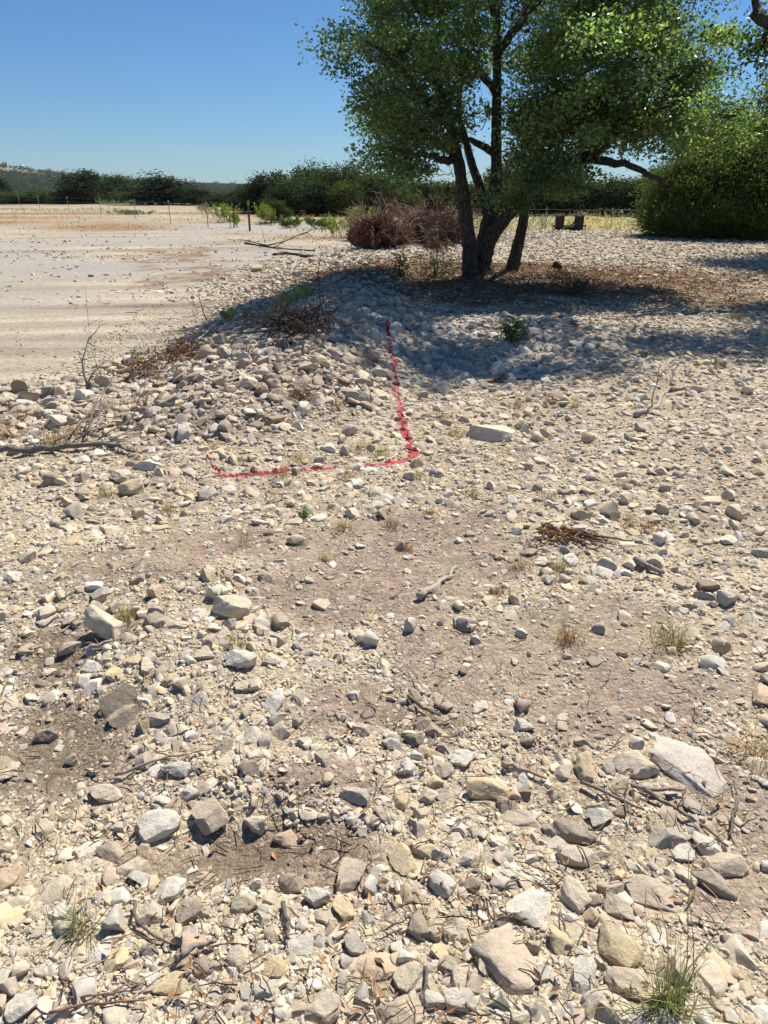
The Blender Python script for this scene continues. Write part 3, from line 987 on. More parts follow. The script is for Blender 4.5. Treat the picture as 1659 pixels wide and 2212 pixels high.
def smooth_poly(P, R_, n=5):
    P = np.asarray(P, float); R_ = np.asarray(R_, float)
    t = np.arange(len(P)); tt = np.linspace(0, len(P) - 1, (len(P) - 1) * n + 1)
    out = np.zeros((len(tt), 3))
    m = np.gradient(P, axis=0)
    i = np.minimum(tt.astype(int), len(P) - 2); f = (tt - i)[:, None]
    h00 = 2 * f ** 3 - 3 * f ** 2 + 1; h10 = f ** 3 - 2 * f ** 2 + f; h01 = -2 * f ** 3 + 3 * f ** 2; h11 = f ** 3 - f ** 2
    out = h00 * P[i] + h10 * m[i] + h01 * P[i + 1] + h11 * m[i + 1]
    return out, np.interp(tt, t, R_)


BARK = lin(0.12, 0.10, 0.08)


def attach_twigs(mb, skel, clusters, r0=0.025, col=BARK, hops=1):
    """joins every leaf cluster to the nearest point of the growing skeleton with a bent twig"""
    S = np.array(skel)
    ordr = np.argsort(np.min(np.linalg.norm(clusters[:, None, :] - S[None, ::3, :], axis=2), axis=1))
    S = list(S)
    SA = np.array(S)
    buf = []
    for c in ordr:
        p = clusters[c]
        d = np.linalg.norm(SA - p, axis=1)
        q = SA[np.argmin(d)]
        if d.min() < 0.05: continue
        pts = bend(q, p, 6, 0.10)
        L = d.min()
        mb.tube(pts, np.linspace(min(r0, 0.010 + 0.014 * L), 0.005, 6), 4, col)
        SA = np.vstack([SA, pts[1::2]])


# ------------------------------------------------------------------ the main oak
TY = 15.3
tb = gp(1050, 592)
TY = tb[1]
root = empty('oak_tree', (tb[0], tb[1], tb[2]))
tag(root, 'multi-stemmed dark oak with a broad green crown standing in leaf litter behind the berm', 'tree')


def zr(zx, zy):           # reading of the enlarged trunk view -> photo px
    return 877.8 + zx * 0.2645, 274.3 + zy * 0.2645


def stem(zpts, dy):
    P = []; Rr = []
    for (zx, zy, r), y_ in zip(zpts, dy):
        u, v = zr(zx, zy)
        p = at_y(u, v, TY + y_)
        P.append(p); Rr.append(r * 0.2645 * (TY + y_) / FPX)
    return smooth_poly(P, Rr, 6)


stems = {
    'left': stem([(520, 1290, 66), (522, 1180, 56), (510, 950, 53), (480, 700, 50), (455, 500, 46), (430, 300, 42), (385, 130, 36), (330, -120, 30), (250, -420, 24), (200, -760, 18)], np.linspace(-0.1, -0.5, 10)),
    'mid': stem([(620, 1270, 82), (615, 1150, 74), (640, 950, 66), (690, 720, 58), (725, 500, 46), (735, 300, 40), (735, 100, 38), (738, -150, 35), (742, -500, 30), (735, -900, 24), (760, -1400, 16)], np.linspace(0.15, 0.0, 11)),
    'fork': stem([(660, 700, 42), (610, 520, 36), (545, 340, 30), (505, 190, 28), (470, 50, 24), (430, -100, 20), (440, -300, 15), (480, -480, 10), (500, -660, 4)], np.linspace(0.12, 0.8, 9)),
    'lean': stem([(625, 1080, 60), (690, 900, 56), (770, 790, 52), (880, 660, 46), (1010, 520, 42), (1180, 380, 40), (1350, 300, 40), (1500, 225, 38), (1640, 120, 34), (1800, -120, 28), (1960, -300, 24), (2200, -420, 18)], np.linspace(0.0, -1.3, 12)),
    'right': stem([(850, 1270, 56), (862, 1170, 48), (910, 970, 44), (950, 800, 38), (975, 650, 33), (1000, 480, 28), (1060, 250, 25), (1150, 0, 22), (1200, -350, 18), (1300, -800, 14)], np.linspace(0.45, 0.9, 10)),
}
skel = []
for k, (P, Rr) in stems.items():
    mb = MB()
    if k in ('left', 'mid', 'right'):
        Rr = Rr * (1 + 0.55 * np.exp(-np.arange(len(Rr)) / 4.0))
    mb.tube(P - np.array(root.location), Rr, 16, BARK, 0.06)
    link('trunk', mb.mesh('trunk', True), M_BARK, root)
    skel += [p for p, r in zip(P, Rr) if p[2] > 1.6]

# limbs that carry the outer crown (photo px, depth offset)
limbs_px = [
    [(995, 300, -0.4), (940, 240, -0.9), (870, 150, -1.4), (790, 90, -1.6)],
    [(985, 330, -0.3), (930, 300, 0.4), (850, 270, 0.9), (770, 230, 1.2)],
    [(978, 345, -0.4), (955, 345, -1.0), (910, 335, -1.4), (840, 320, -1.7)],
    [(1072, 200, 0), (1010, 120, 1.0), (950, 40, 1.6), (880, -60, 2.0)],
    [(1072, 120, 0), (1130, 40, -1.0), (1220, -60, -1.7), (1330, -150, -2.0)],
    [(1074, 60, 0), (1040, -80, -0.5), (950, -200, -0.9), (860, -280, -1.2)],
    [(1180, 230, 0.9), (1270, 150, 1.6), (1380, 90, 2.2), (1500, 40, 2.4)],
    [(1310, 300, -1.0), (1390, 210, -0.6), (1410, 160, -0.4), (1440, 80, -0.5), (1480, -40, -0.6)],
    [(1260, 345, -0.8), (1330, 350, -1.5), (1400, 375, -2.0), (1440, 400, -2.2)],
    [(1330, 290, -1.1), (1430, 270, -1.4), (1520, 250, -1.7), (1590, 250, -1.9)],
    [(1140, 420, -0.4), (1180, 400, -1.3), (1230, 400, -1.8), (1280, 410, -2.1)],
    [(1074, 330, 0.1), (1035, 310, -0.2), (1010, 300, -0.5), (985, 285, -0.8)],
    [(1190, 100, 0.8), (1290, -30, 1.2), (1400, -140, 1.5), (1500, -200, 1.6)],
    [(1080, -60, 0), (1100, -200, 0.2), (1130, -330, 0.2)],
]
mb = MB()
for l in limbs_px:
    P = [at_y(u, v, TY + dy) for u, v, dy in l]
    P, Rr = smooth_poly(P, np.linspace(0.075, 0.022, len(P)), 5)
    P[1:-1] += rng.normal(size=P[1:-1].shape) * 0.015
    mb.tube(P - np.array(root.location), Rr, 7, BARK, 0.06)
    skel += list(P[2:])
# crown masses: photo px centre, radii, depth centre and half depth (m), clusters
MASS = [
    (870, 110, 165, 150, -0.3, 2.2, 70), (880, 265, 145, 85, -0.2, 1.9, 52), (930, -90, 230, 130, 0.0, 2.4, 60),
    (1060, 90, 140, 170, 0.3, 2.2, 42), (1340, 110, 255, 180, -0.2, 2.7, 135), (1290, 265, 190, 75, -0.8, 2.0, 62),
    (1185, 372, 85, 48, -1.4, 1.0, 30), (1500, 255, 105, 90, -1.2, 1.6, 34), (1250, -150, 330, 150, 0.0, 2.8, 90),
    (1170, 250, 110, 110, -0.4, 1.8, 36), (860, 355, 90, 22, -0.8, 0.9, 10), (1180, -350, 230, 120, 0, 2.0, 45),
    (1110, 440, 50, 18, -0.9, 0.5, 3), (1440, -60, 190, 100, 0.5, 2.0, 45),
]
SHADOW_TOPS = [((3.5, 11.2, 6.5), (2.3, 1.3, 0.8), 74), ((1.5, 12.3, 6.5), (1.9, 1.2, 0.8), 56), ((2.6, 14.5, 7.6), (2.8, 2.0, 0.9), 36)]  # unseen leaf masses above the view, added for the shadow they cast
HOLES = [(1018, 300, 34, 46), (1045, 345, 28, 40), (1370, 385, 75, 22), (1405, 215, 26, 20), (1015, 235, 16, 20), (1560, 200, 20, 20), (1490, 205, 20, 16), (1085, 200, 14, 24),
         (1300, 395, 40, 14), (745, 330, 40, 40), (700, 300, 30, 60), (930, 205, 12, 12), (1500, 360, 26, 14)]
cl = []; cden = []
for (u, v, ru, rv, dy, hd, n) in MASS:
    k = 0
    while k < n:
        q = rng.normal(size=3); q /= np.linalg.norm(q); q *= rng.random() ** 0.4
        uu, vv = u + q[0] * ru, v + q[2] * rv
        if any(((uu - a) / (c_ + 8)) ** 2 + ((vv - b) / (d_ + 8)) ** 2 < 1 for a, b, c_, d_ in HOLES): continue
        yy = TY + dy + q[1] * hd
        if yy < TY + 0.4 and rng.random() < 0.8 and (1040 < uu < 1108 and vv < 400 or 965 < uu < 1020 and vv > 270): k += 0.5; continue
        cl.append(at_y(uu, vv, yy)); k += 1
for c_, r_, n in SHADOW_TOPS:
    q = rng.normal(size=(n, 3)); q /= np.linalg.norm(q, axis=1)[:, None]; q *= rng.random((n, 1)) ** 0.4
    cl += list(np.array(c_) + q * np.array(r_))
cl = np.array(cl)
attach_twigs(mb, skel, cl, 0.028)
link('limb', mb.mesh('limb', True), M_BARK, root)
LP = []; LC = []
for c in cl:
    n = int(rng.uniform(110, 260))
    p = c + np.clip(rng.normal(size=(n, 3)), -1.9, 1.9) * np.array([0.19, 0.19, 0.11]) * rng.uniform(0.6, 1.3)
    LP.append(p); LC.append(leaf_cols(n, lin(0.165, 0.235, 0.10) * rng.uniform(0.5, 1.5), 0.3, 0.07))
LP = np.vstack(LP); LC = np.vstack(LC)
V, F, K = leaf_quads(LP - np.array(root.location), 0.074, LC, 0.58, 0.3)
link('crown', make_mesh('crown', V, F, K, False), M_LEAF, root)
print('oak leaves', len(LP))


# ------------------------------------------------------------------ generic trees
def make_tree(name, crown_mass, trunk_pts, leaf, base, nper, sig, mat, per_r=0.05, twig=True, aspect=0.55, dirs_out=False):
    """crown_mass: list of (centre, radii, clusters) in local metres; returns the Empty"""
    e = empty(name, (0, 0, 0))
    mb = MB(); sk = []
    for P, R_ in trunk_pts:
        P, R_ = smooth_poly(P, R_, 4)
        mb.tube(P, R_, 8, BARK, 0.05); sk += list(P[len(P) // 3:])
    cl = []
    for c, r, n in crown_mass:
        q = rng.normal(size=(n, 3)); q /= np.linalg.norm(q, axis=1)[:, None]; q *= (rng.random((n, 1)) ** 0.4)
        cl.append(np.array(c) + q * np.array(r))
    cl = np.vstack(cl)
    if twig: attach_twigs(mb, sk, cl, 0.03)
    link('trunk', mb.mesh('trunk', True), M_BARK, e)
    LP = []; LC = []; LD = []
    for c in cl:
        n = int(nper * rng.uniform(0.6, 1.4))
        o = rng.normal(size=(n, 3)) * np.array([1, 1, 0.75]) * sig * rng.uniform(0.75, 1.3)
        LP.append(c + o); LC.append(leaf_cols(n, base * rng.uniform(0.7, 1.35), 0.25, 0.05))
        LD.append(o / (sig) * 0.5 + np.array([0, 0, 0.5]))
    LP = np.vstack(LP); LC = np.vstack(LC)
    V, F, K = leaf_quads(LP, leaf, LC, aspect, 0.3, 0.15, np.vstack(LD) if dirs_out else None)
    link('crown', make_mesh('crown', V, F, K, False), mat, e)
    return e


def copy_tree(o):
    r = o.copy(); C.objects.link(r)
    for ch in o.children:
        c = ch.copy(); C.objects.link(c); c.parent = r
    return r


# oak behind the right side, partly out of the picture
g = gp(1640, 505)
p0 = np.array([10.6, 19.5, h1(10.6, 19.5)])
e = make_tree('oak_tree', [((0.8, 0, 3.7), (2.4, 2.3, 1.5), 190), ((-1.3, -0.5, 3.0), (0.8, 1.0, 0.6), 16), ((1, 0, 5.0), (2.2, 2.0, 1.0), 90)],
              [([(0.5, 0, -0.2), (0.45, 0, 1.0), (0.3, 0.1, 2.2), (0.1, 0, 3.6), (0.1, 0, 5.0)], [0.22, 0.18, 0.14, 0.09, 0.04]),
               ([(0.4, 0, 1.4), (-0.3, -0.2, 2.3), (-1.2, -0.4, 2.9)], [0.12, 0.08, 0.04])],
              0.085, lin(0.115, 0.165, 0.05), 150, 0.27, M_LEAF)
e.location = p0
tag(e, 'green oak behind the juniper, half cut by the right border of the picture', 'tree')

# oak standing outside the picture on the right, one branch reaching into the top corner
p0 = np.array([9.4, 12.6, h1(9.4, 12.6)])
b1 = at_y(1632, 5, 12.4) - p0; b1b = at_y(1645, 30, 12.3) - p0; b1c = at_y(1680, 62, 12.2) - p0
b2 = at_y(1620, 112, 12.6) - p0; b2b = at_y(1650, 98, 12.5) - p0; b2c = at_y(1700, 80, 12.4) - p0
e = make_tree('oak_tree', [((-2.6, -1.6, 5.2), (2.1, 1.4, 0.55), 48), ((0.6, 0, 5.6), (2.6, 2.4, 1.1), 150), ((-0.9, 0.4, 5.6), (1.4, 1.6, 0.9), 60), (tuple(b2b), (0.28, 0.3, 0.12), 7)],
              [([(0.3, 0, -0.2), (0.25, 0, 1.2), (0.1, 0, 2.4), (0.1, 0, 4.2), (0.2, 0, 6.0)], [0.24, 0.2, 0.17, 0.12, 0.05]),
               ([(0.1, 0, 2.4), tuple(b1c * 1.0), tuple(b1b), tuple(b1), tuple(b1 + np.array([-0.35, -0.2, 0.8]))], [0.12, 0.075, 0.065, 0.055, 0.03]),
               ([(0.1, 0, 2.5), tuple(b2c), tuple(b2b), tuple(b2)], [0.08, 0.03, 0.02, 0.01])],
              0.085, lin(0.062, 0.10, 0.028), 170, 0.26, M_LEAF)
e.location = p0
tag(e, 'oak mostly outside the picture whose bare dark branch enters the top right corner', 'tree')

# big juniper at the right
g = gp(1545, 502)
p0 = np.array([at_y(1560, 498, 27.0)[0], 27.0, h1(13.0, 27.0) - 0.05])
e = make_tree('juniper_tree', [((0.2, 0, 1.3), (2.9, 2.2, 1.4), 190), ((-0.6, 0, 2.3), (1.3, 1.4, 0.9), 55), ((1.6, 0, 2.5), (1.5, 1.5, 1.1), 55), ((-1.9, 0, 1.6), (0.6, 0.8, 0.7), 16), ((0.5, 0, 3.1), (0.5, 0.6, 0.6), 14), ((-1.6, -0.3, 0.7), (1.2, 1.2, 0.65), 90), ((1.0, -0.5, 0.6), (2.4, 1.6, 0.6), 90)],
              [([(0, 0, -0.2), (0, 0, 1.2), (0.1, 0, 2.6)], [0.16, 0.12, 0.05]), ([(0.1, 0, 0), (0.9, 0, 1.2), (1.5, 0, 2.6)], [0.12, 0.09, 0.04])],
              0.13, lin(0.085, 0.115, 0.03), 330, 0.25, M_NEEDLE, aspect=0.28, dirs_out=True)
e.location = p0
tag(e, 'dense rounded juniper reaching the ground at the right edge of the stony ground', 'tree')

# treeline trees: five kinds, copied
kinds = []
KC = [lin(0.034, 0.05, 0.022), lin(0.06, 0.09, 0.033), lin(0.075, 0.105, 0.045), lin(0.032, 0.046, 0.022), lin(0.08, 0.105, 0.03)]
for k in range(5):
    jun = k in (0, 3)
    if jun:
        mass = [((0, 0, 0.42), (0.50, 0.5, 0.36), 70), ((0, 0, 0.72), (0.30, 0.3, 0.22), 30), ((0, 0, 0.2), (0.46, 0.46, 0.18), 40)]
    else:
        mass = [((rng.uniform(-.2, .2), 0, 0.62), (0.42, 0.42, 0.30), 55), ((-0.28, 0, 0.42), (0.28, 0.3, 0.28), 32), ((0.26, 0, 0.40), (0.30, 0.3, 0.28), 32), ((0, 0, 0.2), (0.5, 0.45, 0.16), 34)]
    e = make_tree('treeline_tree', mass, [([(0, 0, -0.05), (0.01, 0, 0.3), (0, 0, 0.7)], [0.03, 0.024, 0.01])],
                  0.05, KC[k], 52, 0.075, M_FAR, twig=False, aspect=0.6)
    kinds.append(e)
LINE = [  # u, base v, top v, half width px, depth, kind, label
    (185, 443, 364, 60, 104, 0, 'dark cone-topped juniper standing alone left in the treeline'),
    (350, 449, 370, 78, 98, 3, 'wide dark tree in the treeline right of the cone-topped juniper'),
    (430, 450, 404, 50, 95, 0, None), (20, 438, 406, 60, 118, 2, None), (80, 438, 408, 60, 120, 1, None), (130, 440, 408, 50, 116, 1, None),
    (262, 443, 410, 50, 112, 2, None), (480, 454, 412, 45, 88, 3, None), (300, 446, 406, 40, 110, 1, None),
    (535, 462, 396, 50, 74, 3, None), (590, 467, 364, 66, 66, 0, None), (555, 464, 380, 50, 68, 3, None), (640, 470, 366, 60, 63, 1, None),
    (690, 470, 346, 58, 70, 2, 'tallest pale green oak of the wood behind the brush piles'), (735, 472, 350, 55, 68, 1, None), (785, 472, 354, 60, 64, 2, None), (745, 474, 384, 50, 60, 4, 'yellow-green tree in the wood behind the brush piles'),
    (840, 470, 366, 58, 64, 1, None), (890, 470, 372, 55, 62, 2, None), (940, 470, 370, 55, 62, 1, None), (690, 472, 388, 55, 60, 3, None), (820, 474, 396, 50, 58, 3, None), (870, 472, 400, 44, 58, 4, None),
    (990, 470, 376, 55, 62, 2, None), (1050, 470, 374, 50, 62, 1, None), (1110, 470, 384, 50, 62, 2, None), (1170, 468, 380, 55, 62, 3, None),
    (1235, 468, 378, 52, 62, 1, None), (1300, 470, 372, 56, 62, 2, 'rounded grey-green oak behind the field left of the juniper'), (1352, 470, 376, 44, 61, 1, None), (1392, 472, 394, 36, 60, 3, None),
    (1450, 472, 380, 50, 62, 2, None), (1520, 472, 384, 55, 64, 1, None), (1590, 472, 380, 55, 64, 3, None), (1650, 472, 384, 55, 64, 0, None),
    (1720, 472, 380, 60, 62, 2, None), (-60, 440, 398, 70, 112, 1, None), (-140, 442, 380, 70, 105, 3, None), (610, 468, 390, 50, 60, 0, None),
]
for i, (u, vb, vt, hw, Y, k, label) in enumerate(LINE):
    o = copy_tree(kinds[k])
    p = at_y(u, vb, Y)
    zb = h1(p[0], Y)
    hgt = (at_y(u, vt, Y)[2] - zb) * 1.0
    wid = 2 * hw * Y / FPX
    if not label: hgt *= rng.uniform(0.84, 1.12); wid *= rng.uniform(0.8, 1.1)
    o.location = (p[0], Y, zb)
    o.scale = (wid, wid * 0.9, hgt)
    o.rotation_euler = (0, 0, rng.uniform(0, 6.28))
    side = 'on the left behind the wire fence' if u < 500 else ('behind the brush piles' if u < 1000 else 'behind the grass field')
    nm = ['dark juniper', 'mid-green oak', 'grey-green oak', 'dark rounded juniper', 'yellow-green oak'][k]
    tag(o, label or ('%s of the treeline %s, among others alike' % (nm, side)), 'tree', '%ss of the treeline %s' % (nm, side))
for e in kinds:      # the patterns themselves stand in the wood too
    i = kinds.index(e)
    x_, y_ = [(-62, 125), (-40, 118), (26, 72), (-8, 82), (12, 76)][i]
    e.location = (x_, y_, h1(x_, y_)); e.scale = (5, 5, 4.6)
    side = 'on the left behind the wire fence' if i < 2 else ('behind the brush piles' if i > 2 else 'behind the grass field')
    nm = ['dark juniper', 'mid-green oak', 'grey-green oak', 'dark rounded juniper', 'yellow-green oak'][i]
    tag(e, '%s of the treeline %s, among others alike' % (nm, side), 'tree', '%ss of the treeline %s' % (nm, side))

# far-off wood
n = 9500
az = rng.uniform(-0.8, 0.8, n); d = np.exp(rng.uniform(math.log(165), math.log(2300), n)); d[5000:] = rng.uniform(700, 2000, n - 5000); az[7000:] = rng.uniform(-0.56, -0.1, n - 7000)
x = d * np.sin(az); y = d * np.cos(az)
keep = np.ones(n, bool)
cutm = (np.exp(-((az + 0.435) / 0.05) ** 2) + 0.6 * np.exp(-((az + 0.33) / 0.05) ** 2)) * (d > 1280) * (d < 1640)
keep &= ~(rng.random(n) < cutm * 0.95)
x, y, d = x[keep], y[keep], d[keep]; n = len(x)
hgt = rng.uniform(2.2, 4.4, n) + 0.0016 * d; wid = hgt * rng.uniform(0.55, 0.95, n) + 0.002 * d
z0 = H(x, y)
cnt = np.where(d < 320, 150, np.where(d < 800, 60, 26))
idx = np.repeat(np.arange(n), cnt)
q = rng.normal(size=(len(idx), 3)); q /= np.linalg.norm(q, axis=1)[:, None]; q *= (rng.random((len(idx), 1)) ** 0.3)
P = np.stack([x[idx] + q[:, 0] * wid[idx], y[idx] + q[:, 1] * wid[idx], z0[idx] + hgt[idx] * (0.5 + 0.5 * q[:, 2])], -1)
bc = lin(0.045, 0.07, 0.028) * rng.uniform(0.7, 1.4, (n, 1)) * (1 + 0.1 * rng.normal(size=(n, 3)))
V, F, K = leaf_quads(P, np.where(cnt[idx] > 100, 0.8, np.where(cnt[idx] > 50, 1.5, 2.4)), np.clip(bc[idx] * rng.uniform(0.75, 1.3, (len(idx), 1)), 0.01, 0.3), 0.7, 0.3)
o = link('distant_wood', make_mesh('distant_wood', V, F, K, False), M_FAR)
tag(o, 'far-off dark green wood covering the valley and the ridge', 'wood', kind='stuff')

# houses and masts on the ridge
HS = [(146, 'r'), (60, 'b'), (118, 'w'), (175, 'g'), (205, 'r'), (232, 'w'), (262, 'g'), (305, 'w'), (330, 'r'), (395, 'w'), (420, 'g'), (470, 'w'), (505, 'w'), (25, 'g')]
proto = None
for i, (u, c) in enumerate(HS):
    Yd = 1550 + 60 * math.sin(i * 2.3)
    X = (u - 829.5) / FPX * Yd * 0.915
    zb = h1(X, Yd)
    o = empty('house', (X, Yd, zb + 5.5), rng.uniform(-0.4, 0.4))
    w, dp, hh = rng.uniform(7, 12), 7, 2.6
    mb = MB(); mb.box((-w / 2, -dp / 2, -7), (w / 2, dp / 2, hh), (0.75, 0.72, 0.66)); link('wall', mb.mesh('wall'), M_WALL, o)
    mb = MB(); rc = {'r': (0.30, 0.2, 0.16), 'b': (0.6, 0.62, 0.66), 'w': (0.4, 0.36, 0.33), 'g': (0.25, 0.24, 0.24)}[c]
    mb.add([(-w / 2 - .5, -dp / 2 - .5, hh), (w / 2 + .5, -dp / 2 - .5, hh), (w / 2 + .5, dp / 2 + .5, hh), (-w / 2 - .5, dp / 2 + .5, hh), (-w / 2 + 1, 0, hh + 2.6), (w / 2 - 1, 0, hh + 2.6)],
           [(0, 1, 5, 4), (2, 3, 4, 5), (1, 2, 5, 5), (3, 0, 4, 4), (0, 3, 2, 1)], rc)
    link('roof', mb.mesh('roof'), M_WALL, o)
    tag(o, 'small pale house far off on the wooded ridge, one of several alike', 'house', 'houses on the far ridge')
for (u, vt, vb, Yd, lab) in ((47, 353, 366, 1500, 'thin pole on the far ridge at the left border'), (160, 364, 385, 1450, 'slim pole on the far ridge above the cone-topped juniper'), (288, 374, 396, 1400, 'thin mast on the ridge between the two dark trees of the treeline'), (403, 381, 408, 1300, 'mast right of the wide dark tree of the treeline'), (510, 388, 408, 1250, 'rightmost thin mast on the far skyline')):
    p = at_y(u, vb, Yd); top = at_y(u, vt, Yd)
    zb = h1(p[0], Yd)
    mb = MB(); hh = top[2] - zb
    mb.tube([(0, 0, 0), (0, 0, hh * 0.5), (0, 0, hh)], [0.75, 0.55, 0.35], 6, (0.2, 0.2, 0.22))
    mb.box((-1.6, -0.2, hh * 0.93), (1.6, 0.2, hh * 0.95), (0.2, 0.2, 0.22))
    o = link('utility_mast', mb.mesh('utility_mast'), M_POST); o.location = (p[0], Yd, zb)
    tag(o, lab, 'mast')

# ------------------------------------------------------------------ fences
def fence(posts, name, label, height=1.3):
    fe = empty(name, (posts[0][0], posts[0][1], h1(posts[0][0], posts[0][1])))
    o0 = np.array(fe.location)
    tops = []
    for (x, y) in posts:
        zb = h1(x, y); mb = MB()
        lean = rng.normal(size=2) * 0.03
        mb.box((-0.02, -0.004, -0.3), (0.02, 0.004, height), (0.30, 0.29, 0.27)); mb.box((-0.004, 0.004, -0.3), (0.004, 0.032, height), (0.30, 0.29, 0.27))
        mb.box((-0.027, -0.006, height - 0.12), (0.027, 0.034, height + 0.003), (0.4, 0.4, 0.37))
        o = link('post', mb.mesh('post'), M_POST, fe); o.location = np.array([x, y, zb]) - o0
        o.rotation_euler = (lean[0], lean[1], 0)
        tops.append(np.array([x, y, zb]))
    for k in range(4):
        mb = MB()
        P = []
        for a, b in zip(tops[:-1], tops[1:]):
            for s in np.linspace(0, 1, 6)[:-1]:
                q = a + (b - a) * s; q[2] += 0.25 + 0.31 * k - 0.03 * math.sin(s * math.pi); q[1] -= 0.008; P.append(q)
        q = tops[-1].copy(); q[2] += 0.25 + 0.31 * k; P.append(q)
        mb.tube(np.array(P) - o0, 0.0035, 4, (0.16, 0.15, 0.15))
        link('wire', mb.mesh('wire'), M_POST, fe)
    tag(fe, label, 'fence')
    return fe


fp = []
for u, vb in ((-40, 450), (45, 452), (87, 455), (151, 460), (219, 465), (294, 475), (369, 485), (450, 495)):
    x, y = flat(u, vb, -0.47); fp.append((x, y))
fence(fp, 'wire_fence', 'thin wire fence on steel posts crossing the cleared ground at the left')
fp = []
for u, vb in ((1010, 496), (1178, 496), (1319, 497), (1450, 497), (1600, 498)):
    x, y = flat(u, vb, -0.82); fp.append((x, y))
fence(fp, 'wire_fence', 'wire fence along the grass field behind the oak and the black steel frame')
x, y = flat(540, 500, -0.47)
mb = MB()
mb.box((-0.05, -0.012, -0.3), (0.05, 0.012, 1.42), (0.05, 0.06, 0.04)); mb.box((-0.012, 0.012, -0.3), (0.012, 0.06, 1.42), (0.05, 0.06, 0.04))
mb.box((-0.055, -0.014, 1.2), (0.055, 0.062, 1.425), (0.16, 0.2, 0.1))
o = link('steel_post', mb.mesh('steel_post'), M_POST); o.location = (x, y, h1(x, y))
tag(o, 'stout dark green steel post alone beside the bright weeds', 'post')

# ------------------------------------------------------------------ black steel frame with two upright panels
def px_box(u0, v0, u1, v1, Y, th, o0):
    a = at_y(u0, v1, Y); b = at_y(u1, v0, Y)
    return (a[0] - o0[0], Y - o0[1], a[2] - o0[2]), (b[0] - o0[0], Y + th - o0[1], b[2] - o0[2])


YM = 31.0
o0 = np.array([at_y(1230, 497, YM)[0], YM, h1(8, YM)])
fr = empty('machine_attachment', tuple(o0))
tag(fr, 'black steel frame of two upright panels joined by a low bar before the grass field', 'metal frame')
BK = (0.03, 0.026, 0.022)
for (a, b) in ((1200.5, 1218.5), (1242, 1260.5)):
    mb = MB(); mb.box(*px_box(a, 467, b, 501, YM, 0.06, o0), BK)
    for q in (a, b - 1.6):
        lo, hi = px_box(q, 466, q + 1.6, 501, YM - 0.05, 0.16, o0); mb.box(lo, hi, BK)
    p_ = link('panel', mb.mesh('panel'), M_METAL, fr)
    mb = MB(); lo, hi = px_box(a - 0.8, 463.2, b + 0.8, 465.6, YM - 0.08, 0.24, o0); mb.box(lo, hi, (0.16, 0.15, 0.14))
    l1, h1_ = px_box(a + 2, 460.8, a + 5, 463.1, YM - 0.02, 0.1, o0); mb.box(l1, h1_, (0.1, 0.1, 0.09))
    l1, h1_ = px_box(b - 5, 460.8, b - 2, 463.1, YM - 0.02, 0.1, o0); mb.box(l1, h1_, (0.1, 0.1, 0.09))
    link('top_plate', mb.mesh('top_plate'), M_METAL, fr)
mb = MB(); mb.box(*px_box(1194, 486.6, 1266.5, 489.4, YM + 0.12, 0.08, o0), BK); mb.box(*px_box(1218.8, 489.8, 1241.8, 497, YM + 0.03, 0.05, o0), BK)
link('crossbar', mb.mesh('crossbar'), M_METAL, fr)
for (a, b) in ((1195, 1196.6), (1264.4, 1266)):
    mb = MB(); mb.box(*px_box(a, 489.6, b, 501, YM + 0.14, 0.05, o0), BK); link('leg', mb.mesh('leg'), M_METAL, fr)
mb = MB(); q0 = at_y(1233, 487, YM - 0.06) - o0; q1 = at_y(1243, 475, YM - 0.06) - o0
mb.tube([q0, (q0 + q1) / 2 + np.array([0.03, 0, -0.03]), q1], 0.03, 6, BK); link('brace', mb.mesh('brace', True), M_METAL, fr)

# ------------------------------------------------------------------ brush piles, dead branches, logs
def branchy(mb, p, d, L, r, depth, col, spread=0.6, droop=0.0, sides=5):
    n = 6
    P = [np.array(p, float)]
    dd = np.array(d, float); dd /= np.linalg.norm(dd)
    for _ in range(n - 1):
        dd = dd + rng.normal(size=3) * 0.16 + np.array([0, 0, -droop]); dd /= np.linalg.norm(dd)
        P.append(P[-1] + dd * L / (n - 1))
    mb.tube(P, np.linspace(r, r * 0.35, n), sides, np.array(col) * rng.uniform(0.75, 1.25))
    if depth > 0:
        for k in range(rng.integers(3, 5)):
            i = rng.integers(1, n)
            d2 = dd + rng.normal(size=3) * spread
            branchy(mb, P[i], d2, L * rng.uniform(0.4, 0.65), r * 0.5, depth - 1, col, spread, droop, max(3, sides - 1))
    return P


